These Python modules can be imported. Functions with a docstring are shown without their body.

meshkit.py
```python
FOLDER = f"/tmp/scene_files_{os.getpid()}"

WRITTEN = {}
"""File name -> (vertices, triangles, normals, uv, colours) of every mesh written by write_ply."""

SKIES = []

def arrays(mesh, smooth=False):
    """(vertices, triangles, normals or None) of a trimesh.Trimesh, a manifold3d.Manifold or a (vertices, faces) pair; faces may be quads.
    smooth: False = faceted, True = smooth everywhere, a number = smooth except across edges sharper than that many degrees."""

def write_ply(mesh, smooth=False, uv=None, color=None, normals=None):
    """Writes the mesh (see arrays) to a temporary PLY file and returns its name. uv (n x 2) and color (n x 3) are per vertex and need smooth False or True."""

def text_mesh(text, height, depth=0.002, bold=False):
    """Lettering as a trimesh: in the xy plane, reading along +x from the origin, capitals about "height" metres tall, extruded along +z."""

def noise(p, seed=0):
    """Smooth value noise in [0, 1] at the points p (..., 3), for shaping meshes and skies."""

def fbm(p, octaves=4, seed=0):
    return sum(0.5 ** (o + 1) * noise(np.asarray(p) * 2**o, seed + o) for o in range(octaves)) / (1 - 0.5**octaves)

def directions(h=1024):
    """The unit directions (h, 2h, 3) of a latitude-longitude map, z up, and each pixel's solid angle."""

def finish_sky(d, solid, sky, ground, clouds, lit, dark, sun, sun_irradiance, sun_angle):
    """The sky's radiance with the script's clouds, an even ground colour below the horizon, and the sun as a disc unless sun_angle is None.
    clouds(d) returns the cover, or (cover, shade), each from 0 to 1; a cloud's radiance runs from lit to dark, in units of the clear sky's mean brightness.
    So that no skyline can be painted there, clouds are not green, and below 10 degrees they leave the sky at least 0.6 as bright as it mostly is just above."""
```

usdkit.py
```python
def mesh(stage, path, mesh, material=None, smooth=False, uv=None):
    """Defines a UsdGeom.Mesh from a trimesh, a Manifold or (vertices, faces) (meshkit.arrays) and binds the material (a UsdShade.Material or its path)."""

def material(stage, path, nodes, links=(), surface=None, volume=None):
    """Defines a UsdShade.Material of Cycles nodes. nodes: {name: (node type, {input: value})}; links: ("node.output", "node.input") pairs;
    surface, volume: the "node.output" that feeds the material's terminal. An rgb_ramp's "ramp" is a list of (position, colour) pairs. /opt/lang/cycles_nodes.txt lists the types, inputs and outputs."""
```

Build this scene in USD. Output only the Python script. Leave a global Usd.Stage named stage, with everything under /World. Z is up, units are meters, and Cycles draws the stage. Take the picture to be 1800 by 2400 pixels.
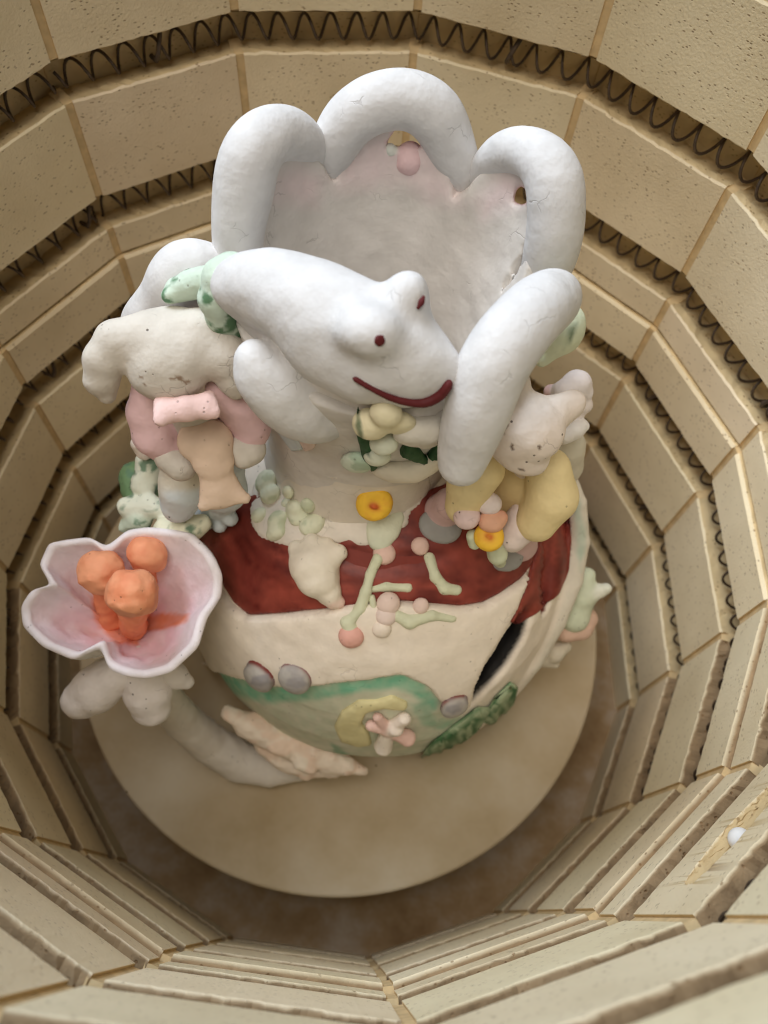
import math, numpy as np, trimesh, manifold3d, usdkit
from pxr import Usd, UsdGeom, UsdLux, UsdShade, Gf, Sdf, Vt
from scipy.ndimage import map_coordinates
from scipy.spatial import Delaunay, cKDTree
from scipy.interpolate import CubicSpline
import shapely
from meshkit import noise, fbm

stage = Usd.Stage.CreateInMemory()
UsdGeom.SetStageUpAxis(stage, UsdGeom.Tokens.z)
UsdGeom.SetStageMetersPerUnit(stage, 1.0)
UsdGeom.Xform.Define(stage, '/World')
UsdGeom.Scope.Define(stage, '/World/Looks')
rng = np.random.default_rng(7)

# ------------------------------------------------------------------ camera
# everything is modelled in "kiln radii" with z = 0 at the lens, then brought to metres with the kiln floor at z = 0
SC, FLOOR = 0.32, -2.85
CAM = np.array([0.078, -0.8648, 0.0]); PITCH, ROLL, FPX = 1.1078, 0.1183, 1900.0
_f = np.array([0, math.cos(PITCH), -math.sin(PITCH)]); _r0 = np.array([1.0, 0, 0]); _u0 = np.cross(_r0, _f)
RIGHT = math.cos(ROLL)*_r0 + math.sin(ROLL)*_u0; UP = -math.sin(ROLL)*_r0 + math.cos(ROLL)*_u0; FWD = _f
def W(p): return (np.asarray(p, float) + [0, 0, -FLOOR]) * SC
cam = UsdGeom.Camera.Define(stage, '/World/camera')
cam.CreateHorizontalApertureAttr(36.0); cam.CreateVerticalApertureAttr(48.0); cam.CreateFocalLengthAttr(36.0*FPX/1800)
cam.CreateClippingRangeAttr(Gf.Vec2f(0.01, 100))
m4 = np.eye(4); m4[0, :3], m4[1, :3], m4[2, :3], m4[3, :3] = RIGHT, UP, -FWD, W(CAM)
cam.AddTransformOp().Set(Gf.Matrix4d(*m4.ravel().tolist()))
cam.CreateExposureAttr(0.0)
cam.CreateFStopAttr(9.0); cam.CreateFocusDistanceAttr(1.45*SC)

# ------------------------------------------------------------------ lamps (daylight from a room window and a pale ceiling, plus an added front fill)
def rect_light(name, pos, target, w, h, inten, col):
    l = UsdLux.RectLight.Define(stage, '/World/'+name)
    l.CreateWidthAttr(w); l.CreateHeightAttr(h); l.CreateIntensityAttr(inten); l.CreateColorAttr(Gf.Vec3f(*col))
    z = np.array(pos, float) - target; z /= np.linalg.norm(z)
    x = np.cross([0, 1, 0.01], z); x /= np.linalg.norm(x); y = np.cross(z, x)
    m = np.eye(4); m[0, :3], m[1, :3], m[2, :3], m[3, :3] = x, y, z, pos
    l.AddTransformOp().Set(Gf.Matrix4d(*m.ravel().tolist()))
    return l
rect_light('window_light', (-1.35, 1.35, 2.7), (0.05, -0.05, 0.55), 1.5, 1.5, 11.0, (0.78, 0.92, 1.08))
rect_light('ceiling_light', (-0.5, 0.2, 2.9), (0, 0, 0.2), 2.6, 2.6, 1.3, (1.0, 0.97, 0.94))
rect_light('added_front_fill', (-0.35, -0.7, 2.7), (0, 0.05, 0.5), 1.3, 1.3, 4.7, (1.0, 0.92, 0.82))  # added warm fill, high at the front, brightens the apron; no known source

# ------------------------------------------------------------------ helpers
def at(px, py, z):
    w = RIGHT*(px-900)/FPX - UP*(py-1200)/FPX + FWD
    return CAM + w*(z/w[2])
def pix(p):
    d = np.asarray(p, float) - CAM; z = d @ FWD
    return np.stack([900 + FPX*(d @ RIGHT)/z, 1200 - FPX*(d @ UP)/z], -1)
def dep(p): return float((np.asarray(p) - CAM) @ FWD)
def c(r, g, b):
    v = np.array([r, g, b])/255.0
    return np.where(v <= 0.04045, v/12.92, ((v+0.055)/1.055)**2.4)
used = {}
def numbered(path):
    n = used.get(path, 0); used[path] = n+1
    return path if n == 0 else f'{path}_{n:03d}'
def tag(prim, **kw):
    for k, v in kw.items():
        if v: prim.SetCustomDataByKey(k, v)
def thing(name, label, category, group=None):
    x = UsdGeom.Xform.Define(stage, numbered('/World/'+name)); tag(x.GetPrim(), label=label, category=category, group=group); return x.GetPrim()
def normals(v, f):
    n = np.zeros_like(v); fn = np.cross(v[f[:, 1]]-v[f[:, 0]], v[f[:, 2]]-v[f[:, 0]])
    for k in range(3): np.add.at(n, f[:, k], fn)
    return n/np.maximum(np.linalg.norm(n, axis=1, keepdims=True), 1e-20)
def put(name, v, f, mat, parent=None, col=None, smooth=True, **tags):
    """one Mesh prim, given in kiln radii"""
    path = numbered((str(parent.GetPath()) if parent is not None else '/World') + '/' + name)
    v = W(v)
    if smooth is not True and smooth is not False:
        m = usdkit.mesh(stage, path, trimesh.Trimesh(v, f, process=False), mat, smooth=smooth)
    else:
        m = usdkit.mesh(stage, path, (v, f), mat, smooth=smooth)
    if col is not None:
        UsdGeom.PrimvarsAPI(m).CreatePrimvar('Cd', Sdf.ValueTypeNames.Color3fArray, 'vertex').Set(Vt.Vec3fArray.FromNumpy(np.broadcast_to(col, (len(v), 3)).astype(np.float32)))
    tag(m.GetPrim(), **tags)
    return m.GetPrim()

# ------------------------------------------------------------------ materials
def mat(name, nodes, links): return usdkit.material(stage, '/World/Looks/'+name, nodes, links, surface='p.BSDF')
def brick_mat():
    return mat('fire_brick', {
        'a': ('attribute', {'attribute': 'Cd'}), 'g': ('geometry', {}),
        'n1': ('noise_texture', {'scale': 11.0, 'detail': 5.0}), 'r1': ('rgb_ramp', {'ramp': [(0.3, (0.88, 0.85, 0.79)), (0.7, (1.06, 1.06, 1.05))]}),
        'v': ('voronoi_texture', {'scale': 210.0}), 'n2': ('noise_texture', {'scale': 90.0, 'detail': 3.0}),
        'm': ('mapping', {'scale': (1, 1, 1.9)}),
        'pit': ('rgb_ramp', {'ramp': [(0.0, (1, 1, 1)), (0.16, (1, 1, 1)), (0.26, (0, 0, 0))]}),
        'gate': ('rgb_ramp', {'ramp': [(0.46, (0, 0, 0)), (0.56, (1, 1, 1))]}),
        'pg': ('math', {'math_type': 'multiply'}), 'pk': ('math', {'math_type': 'multiply', 'value2': 0.6}),
        'mx': ('mix_color', {'blend_type': 'multiply', 'fac': 1.0}), 'mp': ('mix_color', {'b': tuple(c(126, 92, 56))}),
        'n3': ('noise_texture', {'scale': 520.0, 'detail': 3.0}),
        'h1': ('math', {'math_type': 'multiply_add', 'value2': -2.2}), 'b': ('bump', {'strength': 0.4, 'distance': 0.001}),
        'p': ('principled_bsdf', {'roughness': 0.95, 'specular_ior_level': 0.15})},
        [('g.position', 'n1.vector'), ('g.position', 'm.vector'), ('m.vector', 'v.vector'), ('g.position', 'n2.vector'), ('g.position', 'n3.vector'),
         ('n1.fac', 'r1.fac'), ('a.color', 'mx.a'), ('r1.color', 'mx.b'), ('v.distance', 'pit.fac'), ('n2.fac', 'gate.fac'),
         ('pit.color', 'pg.value1'), ('gate.color', 'pg.value2'), ('pg.value', 'pk.value1'), ('pk.value', 'mp.fac'), ('mx.result', 'mp.a'),
         ('mp.result', 'p.base_color'), ('pg.value', 'h1.value1'), ('n3.fac', 'h1.value3'), ('h1.value', 'b.height'), ('b.normal', 'p.normal')])
def clay_mat(name, rough=0.66, crack=0.16, pits=0.0, lump=1.0, spec=0.35, streak=0.0):
    return mat(name, {
        'a': ('attribute', {'attribute': 'Cd'}), 'g': ('geometry', {}),
        'n1': ('noise_texture', {'scale': 60.0, 'detail': 5.0, 'roughness': 0.6}), 'r1': ('rgb_ramp', {'ramp': [(0.3, (0.90-streak, 0.895-streak, 0.885-streak)), (0.7, (1.04, 1.04, 1.04))]}),
        'nd': ('noise_texture', {'scale': 120.0, 'detail': 2.0}), 'wd': ('vector_math', {'math_type': 'multiply_add', 'vector2': (0.008, 0.008, 0.008)}),
        'v': ('voronoi_texture', {'scale': 62.0, 'feature': 'distance_to_edge'}), 'n2': ('noise_texture', {'scale': 42.0, 'detail': 1.0}),
        'cr': ('rgb_ramp', {'ramp': [(0.0, (1, 1, 1)), (0.009, (1, 1, 1)), (0.02, (0, 0, 0))]}), 'gate': ('rgb_ramp', {'ramp': [(0.63, (0, 0, 0)), (0.67, (1, 1, 1))]}),
        'v2': ('voronoi_texture', {'scale': 190.0}), 'pr': ('rgb_ramp', {'ramp': [(0.0, (1, 1, 1)), (0.10, (1, 1, 1)), (0.16, (0, 0, 0))]}),
        'n4': ('noise_texture', {'scale': 75.0, 'detail': 1.0}), 'gate2': ('rgb_ramp', {'ramp': [(0.57, (0, 0, 0)), (0.61, (1, 1, 1))]}),
        'c1': ('math', {'math_type': 'multiply'}), 'c2': ('math', {'math_type': 'multiply', 'value2': crack}),
        'q1': ('math', {'math_type': 'multiply'}), 'q2': ('math', {'math_type': 'multiply', 'value2': pits}),
        'mark': ('math', {'math_type': 'maximum'}),
        'mx': ('mix_color', {'blend_type': 'multiply', 'fac': 1.0}), 'mp': ('mix_color', {'b': tuple(c(74, 62, 54))}),
        'n3': ('noise_texture', {'scale': 260.0, 'detail': 4.0}), 'n5': ('noise_texture', {'scale': 75.0, 'detail': 3.0}),
        'h0': ('math', {'math_type': 'multiply_add', 'value2': 5.0*lump}), 'h1': ('math', {'math_type': 'multiply_add', 'value2': -6.0}),
        'b': ('bump', {'strength': 0.4, 'distance': 0.0006}),
        'p': ('principled_bsdf', {'roughness': rough, 'specular_ior_level': spec})},
        [('g.position', 'n1.vector'), ('n1.fac', 'r1.fac'), ('a.color', 'mx.a'), ('r1.color', 'mx.b'), ('g.position', 'nd.vector'), ('nd.color', 'wd.vector1'), ('g.position', 'wd.vector3'),
         ('wd.vector', 'v.vector'), ('g.position', 'n2.vector'), ('v.distance', 'cr.fac'), ('n2.fac', 'gate.fac'), ('cr.color', 'c1.value1'), ('gate.color', 'c1.value2'), ('c1.value', 'c2.value1'),
         ('g.position', 'v2.vector'), ('v2.distance', 'pr.fac'), ('g.position', 'n4.vector'), ('n4.fac', 'gate2.fac'), ('pr.color', 'q1.value1'), ('gate2.color', 'q1.value2'), ('q1.value', 'q2.value1'),
         ('c2.value', 'mark.value1'), ('q2.value', 'mark.value2'), ('mark.value', 'mp.fac'), ('mx.result', 'mp.a'), ('mp.result', 'p.base_color'),
         ('g.position', 'n3.vector'), ('g.position', 'n5.vector'), ('n5.fac', 'h0.value1'), ('n3.fac', 'h0.value3'), ('mark.value', 'h1.value1'), ('h0.value', 'h1.value3'), ('h1.value', 'b.height'), ('b.normal', 'p.normal')])
def simple_mat(name, col, rough=0.7, metal=0.0, ns=80.0, amp=0.25, bump=0.3):
    col = np.array(col)
    return mat(name, {'g': ('geometry', {}), 'n': ('noise_texture', {'scale': ns, 'detail': 5.0}), 'r': ('rgb_ramp', {'ramp': [(0.3, tuple(col*(1-amp))), (0.7, tuple(col*(1+amp)))]}),
        'b': ('bump', {'strength': bump, 'distance': 0.0008}), 'p': ('principled_bsdf', {'roughness': rough, 'metallic': metal})},
        [('g.position', 'n.vector'), ('n.fac', 'r.fac'), ('r.color', 'p.base_color'), ('n.fac', 'b.height'), ('b.normal', 'p.normal')])
M_BRICK = brick_mat()
M_CLAY = clay_mat('bisque_white')
M_PIT = clay_mat('bisque_pitted', crack=0.2, pits=0.85, lump=1.3)
M_CREAM = clay_mat('bisque_cream', crack=0.12, pits=0.35, lump=0.6)
M_PAINT = clay_mat('painted_underglaze', crack=0.0, pits=0.4, lump=1.2)
M_RED = clay_mat('red_glaze', rough=0.5, crack=0.0, pits=0.0, lump=0.4, spec=0.4, streak=0.16)
M_COIL = simple_mat('element_wire', c(84, 70, 58), 0.6, 0.2, 300, 0.3)
M_SHELF = mat('kiln_shelf', {'g': ('geometry', {}), 'n': ('noise_texture', {'scale': 9.0, 'detail': 6.0, 'roughness': 0.6}), 'r': ('rgb_ramp', {'ramp': [(0.32, tuple(c(178, 158, 124))), (0.5, tuple(c(194, 176, 146))), (0.68, tuple(c(206, 192, 168)))]}),
    'v': ('voronoi_texture', {'scale': 46.0}), 'vr': ('rgb_ramp', {'ramp': [(0.0, (1, 1, 1)), (0.05, (1, 1, 1)), (0.08, (0, 0, 0))]}), 'n2': ('noise_texture', {'scale': 18.0}), 'gt': ('rgb_ramp', {'ramp': [(0.54, (0, 0, 0)), (0.58, (0.8, 0.8, 0.8))]}), 'm': ('math', {'math_type': 'multiply'}),
    'mx': ('mix_color', {'b': tuple(c(112, 88, 58))}), 'n3': ('noise_texture', {'scale': 240.0, 'detail': 4.0}), 'n4': ('noise_texture', {'scale': 22.0, 'detail': 4.0}), 'ad': ('math', {'math_type': 'multiply_add', 'value2': 2.5}), 'b': ('bump', {'strength': 0.35, 'distance': 0.0007}), 'p': ('principled_bsdf', {'roughness': 0.85, 'specular_ior_level': 0.25})},
    [('g.position', 'n.vector'), ('n.fac', 'r.fac'), ('g.position', 'v.vector'), ('v.distance', 'vr.fac'), ('g.position', 'n2.vector'), ('n2.fac', 'gt.fac'), ('vr.color', 'm.value1'), ('gt.color', 'm.value2'), ('m.value', 'mx.fac'), ('r.color', 'mx.a'), ('mx.result', 'p.base_color'),
     ('g.position', 'n3.vector'), ('g.position', 'n4.vector'), ('n4.fac', 'ad.value1'), ('n3.fac', 'ad.value3'), ('ad.value', 'b.height'), ('b.normal', 'p.normal')])
M_FLOOR = mat('kiln_floor', {'g': ('geometry', {}), 'n': ('noise_texture', {'scale': 13.0, 'detail': 7.0, 'roughness': 0.65}), 'r': ('rgb_ramp', {'ramp': [(0.34, tuple(c(140, 112, 78))), (0.47, tuple(c(162, 136, 102))), (0.56, tuple(c(172, 152, 128))), (0.68, tuple(c(186, 172, 156)))]}),
    'n3': ('noise_texture', {'scale': 120.0, 'detail': 5.0}), 'b': ('bump', {'strength': 0.6, 'distance': 0.002}), 'p': ('principled_bsdf', {'roughness': 0.95})},
    [('g.position', 'n.vector'), ('n.fac', 'r.fac'), ('r.color', 'p.base_color'), ('g.position', 'n3.vector'), ('n3.fac', 'b.height'), ('b.normal', 'p.normal')])
M_POST = simple_mat('kiln_post', c(200, 185, 160), 0.9)
M_JOINT = simple_mat('joint_cement', c(220, 192, 144), 0.95, 0, 120, 0.14, 0.5)
M_BALL = simple_mat('white_ball', c(235, 232, 228), 0.6, 0, 90, 0.03, 0.1)

# ------------------------------------------------------------------ kiln
N, OFF = 15, 2.3904
STEP = 2*math.pi/N
def frame(i):
    """side i runs from corner i to corner i+1: outward normal and tangent (to the right in the photograph)"""
    a = OFF - STEP*(i+0.5)
    return np.array([math.cos(a), math.sin(a), 0]), np.array([math.sin(a), -math.cos(a), 0])
AP = math.cos(STEP/2)
GROOVES = [(-0.79, -0.89), (-1.156, -1.254), (-1.522, -1.623), (-1.874, -1.972), (-2.233, -2.339), (-2.603, -2.70)]
JOINT_Z, RIM_Z, FL = -1.721, -0.62, FLOOR
GD, TH = 0.082, 0.30
rows = []                # (top z, top groove?, bottom z, bottom groove?, inset)
rows.append((RIM_Z, None, GROOVES[0][0], 0, 0.0))
for k in range(2): rows.append((GROOVES[k][1], k, GROOVES[k+1][0], k+1, 0.0))
rows.append((GROOVES[2][1], 2, JOINT_Z, None, 0.0))
rows.append((JOINT_Z-0.004, None, GROOVES[3][0], 3, -0.012))
for k in range(3, 5): rows.append((GROOVES[k][1], k, GROOVES[k+1][0], k+1, -0.012))
rows.append((GROOVES[5][1], 5, FL-0.02, None, -0.012))
def ri_near(side): return side in (6, 7, 8, 9, 10, 11, 12)
def brick_geo(row, side, seed, gap=0.0065):
    zt, gt, zb, gb, ins = row
    mt = zt if gt is None else (GROOVES[gt][0]+GROOVES[gt][1])/2
    mb = zb if gb is None else (GROOVES[gb][0]+GROOVES[gb][1])/2
    bv = 0.007
    sl = 0.02
    bt, bb = (0.0035 if gt is not None else bv), (0.0035 if gb is not None else bv)
    prof = [(bt, zt), (0, zt-bt), (0, zb+bb), (bb, zb),
            (bv+0.003, zb), (GD, zb if gb is None else zb+0.004), (GD, mb+0.001), (TH, mb+0.001), (TH, mt-0.001), (GD, mt-0.001), (GD, zt if gt is None else zt-sl), (bv+0.02, zt if gt is None else zt-0.004), (bv+0.003, zt)]
    near = side in (6, 7, 8, 9, 10, 11, 12)
    n = 44 if near else 26
    r_ = np.random.default_rng(seed)
    ts = np.linspace(-1, 1, n+1); ts = np.concatenate([[-1, -0.982], ts[1:-1], [0.982, 1]])
    out, tan = frame(side); V = []; COL = []
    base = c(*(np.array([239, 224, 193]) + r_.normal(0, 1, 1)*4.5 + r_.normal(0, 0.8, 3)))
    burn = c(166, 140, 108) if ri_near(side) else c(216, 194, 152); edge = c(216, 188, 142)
    amp = 0.0075 if near else 0.0035
    jit = r_.normal(0, 0.003, 2)
    P = len(prof); D = np.array([q[0] for q in prof]); Z = np.array([q[1] for q in prof]); K = np.arange(P)
    T = ts[:, None]; end = np.abs(T) == 1; face = K < 4
    half = (AP+ins+D)*math.tan(STEP/2) - np.where(D >= GD-0.001, 0.0004, gap) - np.where(end & (D < 0.05), 0.004, 0)
    dd = D + ins + np.where(end & face, 0.003, 0)
    p = out*(AP+dd)[..., None] + tan*(T*half)[..., None] + np.array([0, 0, 1.0])*Z[None, :, None]
    lip = ((K < 2) & (gt is not None)) | ((K > 1) & face & (gb is not None))
    e = (noise(p*70, seed)-0.5)*2; e2 = (noise(p*24, seed+5)-0.5)*2; e3 = (noise(p*130, seed+7)-0.5)*2
    a_ = amp*np.where(lip, 1.0, 0.35)*face*np.where((K == 1) | (K == 2), 0.8, 1.0)
    p = p + np.array([0, 0, 1.0])*(a_*(e*0.7+0.4*e2+0.4*e3)*np.where(K < 2, 1, -1))[..., None] + out*(a_*np.maximum(e, 0)*np.where((K == 0) | (K == 3), 0.5, 0.15))[..., None]
    p[:, [5, 10, 11, 12, 4], 2] += 0.008*(noise(p[:, [5, 10, 11, 12, 4]]*75, seed+9)-0.5); p[:, 4] = p[:, 3]+out*0.003; p[:, 12] = p[:, 0]+out*0.003
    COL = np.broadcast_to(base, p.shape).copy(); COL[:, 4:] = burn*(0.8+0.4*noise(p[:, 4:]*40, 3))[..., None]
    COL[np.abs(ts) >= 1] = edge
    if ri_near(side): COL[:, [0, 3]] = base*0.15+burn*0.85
    V = p.reshape(-1, 3); COL = COL.reshape(-1, 3); F = []
    for q in range(len(ts)-1):
        for k in range(P):
            a, b, d_, e = q*P+k, q*P+(k+1) % P, (q+1)*P+(k+1) % P, (q+1)*P+k
            F += [(a, b, d_), (a, d_, e)]
    cap = [(0, 1, 2), (0, 2, 3), (0, 3, 12), (12, 3, 4), (12, 4, 11), (11, 4, 5), (11, 5, 10), (5, 6, 7), (5, 7, 10), (10, 7, 8), (10, 8, 9)]
    o = (len(ts)-1)*P
    for a, b, d_ in cap: F += [(a, d_, b), (o+a, o+b, o+d_)]
    F = np.array(F)
    if trimesh.Trimesh(V, F, process=False).volume < 0: F = F[:, ::-1]
    return V, F, COL

kiln = thing('kiln', 'open round electric kiln lined with cream fire bricks and coiled heating wires', 'kiln')
CHIP = at(1745, 1945, -1.36)     # the broken pocket in the upper bricks at the lower right of the photograph
out7, tan7 = frame(7)
CHIP = out7*(AP+0.0) + tan7*((CHIP @ tan7)) + np.array([0, 0, -1.385])
for ri, row in enumerate(rows):
    for s in range(N):
        V, F, COL = brick_geo(row, s, 100+ri*20+s)
        if ri == 2 and s == 7:
            tm = trimesh.Trimesh(V, F, process=True)
            bx = trimesh.creation.icosphere(subdivisions=4)
            bv = bx.vertices*[0.125, 0.05, 0.05]
            bv = bv*(1+0.2*(fbm(bx.vertices*3.0, 4, 3)[:, None]-0.5)) + 0.006*(noise(bx.vertices*14, 8)[:, None]-0.5)
            Rm = np.stack([tan7, out7, np.array([0, 0, 1.0])])
            bv = bv @ Rm + CHIP
            A = manifold3d.Manifold(manifold3d.Mesh(np.asarray(V, np.float32), np.asarray(F, np.uint32)))
            B = manifold3d.Manifold(manifold3d.Mesh(bv.astype(np.float32), bx.faces.astype(np.uint32)))
            R_ = (A-B).to_mesh(); V2, F2 = np.array(R_.vert_properties[:, :3], float), np.array(R_.tri_verts)
            if len(F2) > 50:
                _, ix = cKDTree(V).query(V2); d0, _ = cKDTree(bv).query(V2)
                C2 = np.where((d0 < 0.0015)[:, None], c(206, 182, 140), COL[ix]); V, F, COL = V2, F2, C2
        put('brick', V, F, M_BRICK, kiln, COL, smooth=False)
# cement strips between neighbouring bricks, set a little behind the brick faces
for s in range(N):
    a = OFF - STEP*s; o = np.array([math.cos(a), math.sin(a), 0]); t = np.array([-o[1], o[0], 0])
    for za, zb, ins in ((RIM_Z, GROOVES[0][0]+.004, 0), (GROOVES[0][1]-.004, GROOVES[1][0]+.004, 0), (GROOVES[1][1]-.004, GROOVES[2][0]+.004, 0), (GROOVES[2][1]-.004, JOINT_Z, 0),
                        (JOINT_Z-.006, GROOVES[3][0]+.004, -.012), (GROOVES[3][1]-.004, GROOVES[4][0]+.004, -.012), (GROOVES[4][1]-.004, GROOVES[5][0]+.004, -.012), (GROOVES[5][1]-.004, FL, -.012)):
        b = trimesh.creation.box((0.06, 0.03, za-zb))
        v = b.vertices @ np.stack([o, t, np.array([0, 0, 1.0])]) + o*(1.0+ins+0.030+0.0035) + [0, 0, (za+zb)/2]
        put('mortar_joint', v, b.faces, M_JOINT, kiln, smooth=False)
# heating elements: one coiled wire lying in each groove
def tube(path, r, sides=6, closed=False):
    path = np.asarray(path, float); n = len(path)
    T = np.roll(path, -1, 0)-np.roll(path, 1, 0) if closed else np.gradient(path, axis=0)
    T /= np.linalg.norm(T, axis=1, keepdims=True)
    U = np.zeros_like(T); u = np.cross(T[0], [0.31, 0.2, 0.9]); u /= np.linalg.norm(u)
    for i in range(n):
        u = u - T[i]*(u @ T[i]); u /= np.linalg.norm(u); U[i] = u
    B = np.cross(T, U); a = np.arange(sides)*2*math.pi/sides
    rr = np.broadcast_to(np.asarray(r, float), (n,))
    V = (path[:, None] + rr[:, None, None]*(np.cos(a)[None, :, None]*U[:, None] + np.sin(a)[None, :, None]*B[:, None])).reshape(-1, 3)
    F = []
    m = n if closed else n-1
    i, j = np.meshgrid(np.arange(m), np.arange(sides), indexing='ij'); i, j = i.ravel(), j.ravel(); i2, j2 = (i+1) % n, (j+1) % sides
    F = np.concatenate([np.stack([i*sides+j, i*sides+j2, i2*sides+j2], 1), np.stack([i*sides+j, i2*sides+j2, i2*sides+j], 1)])
    return V, F
for g, (zu, zl) in enumerate(GROOVES):
    ins = 0 if g < 3 else -0.012
    RC, DC = 0.027, 0.047
    corners = np.array([[math.cos(OFF-STEP*i), math.sin(OFF-STEP*i), 0]*np.array([1, 1, 1])*(1.0+(DC+ins)/AP) for i in range(N+1)])
    turns = 7.1*N; m = int(turns*18); u = np.linspace(0.004, N-0.004, m)
    i0 = np.minimum(u.astype(int), N-1); ctr = corners[i0]*(1-(u-i0))[:, None] + corners[i0+1]*(u-i0)[:, None]
    wob = 1 + 0.18*(noise(np.stack([u*2.3, np.full(m, g*7.0), np.zeros(m)], 1), 4)-0.5)
    ph = 2*math.pi*turns*u/N + 1.5*(noise(np.stack([u*0.9, np.full(m, g*3.0), np.zeros(m)], 1), 9))+g
    rad = np.array([ctr[:, 0], ctr[:, 1], np.zeros(m)]).T; rad /= np.linalg.norm(rad, axis=1, keepdims=True)
    path = ctr + rad*(np.cos(ph)*RC*wob)[:, None] + np.array([0, 0, 1.0])*((np.sin(ph)*RC*wob) + zl + 0.036)[:, None]
    V, F = tube(path, 0.0037, 6)
    put('heating_element', V, F, M_COIL, kiln)
    for s in range(0, N, 2):
        uu = s + [0.36, 0.55, 0.9, 0.25, 0.7, 0.45][g]; k = int(uu) % N; w = uu-int(uu)
        pc = corners[k]*(1-w)+corners[k+1]*w; ro = pc/np.linalg.norm(pc); t_ = np.cross([0, 0, 1.0], ro)
        pth = [pc+ro*0.03-t_*0.02+[0, 0, zu-0.008], pc-ro*0.022-t_*0.014+[0, 0, zu-0.016], pc-ro*0.03+[0, 0, zl+0.045], pc-ro*0.022+t_*0.006+[0, 0, zl+0.022], pc+ro*0.012+t_*0.008+[0, 0, zl+0.012]]
        V, F = tube(np.array(pth), 0.0058, 6)
        put('element_pin', V, F, M_COIL, kiln)

# kiln floor, in four slabs of coated brick, and the shelf on its posts
fl = np.array([[math.cos(OFF-STEP*i), math.sin(OFF-STEP*i)] for i in range(N)])*1.2
poly = shapely.Polygon(fl)
v, f = trimesh.creation.triangulate_polygon(poly, engine='earcut')
tm = trimesh.creation.extrude_polygon(poly, 0.12, engine='earcut'); tm.apply_translation([0, 0, FL-0.12])
put('kiln_floor', tm.vertices, tm.faces, M_FLOOR, smooth=False, kind='structure', label='dim coated brick floor at the bottom of the kiln', category='floor')
SH = np.array([-0.015, -0.006]); SR, SZ, ST = 0.824, -2.48, 0.05
pr = []
for a in np.linspace(0, math.pi/2, 5): pr.append((SR-0.012+0.012*math.sin(a), SZ-0.012+0.012*math.cos(a)))
prof = [(0, SZ)] + pr + [(SR-r_+SR-0.0 if False else q, 2*SZ-ST-z_) for q, z_ in reversed(pr)] + [(0, SZ-ST)]
sh = trimesh.creation.revolve(np.array(prof)[::-1], sections=128); sh.apply_translation([SH[0], SH[1], 0])
if sh.volume < 0: sh.invert()
put('kiln_shelf', sh.vertices, sh.faces, M_SHELF, smooth=30, label='round cream kiln shelf that the ceramic pot stands on', category='shelf')
for a, where in ((0.5, 'right'), (2.6, 'back left'), (4.7, 'front')):
    b = trimesh.creation.box((0.1, 0.1, SZ-ST-FL)); b = trimesh.Trimesh(b.vertices + [SH[0]+0.62*math.cos(a), SH[1]+0.62*math.sin(a), (SZ-ST+FL)/2], b.faces)
    put('kiln_post', b.vertices, b.faces, M_POST, smooth=False, label=f'short square kiln post under the {where} part of the round shelf', category='post', group='posts under the kiln shelf')
bl = trimesh.creation.icosphere(subdivisions=3, radius=0.019); bp = CHIP + out7*0.022 + tan7*-0.005 + np.array([0, 0, -0.030])
put('white_ball', bl.vertices*(1+0.03*noise(bl.vertices*60, 2)[:, None]) + bp, bl.faces, M_BALL, smooth=True, label='small white ball lodged in the broken pocket of a brick', category='ball')

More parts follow.
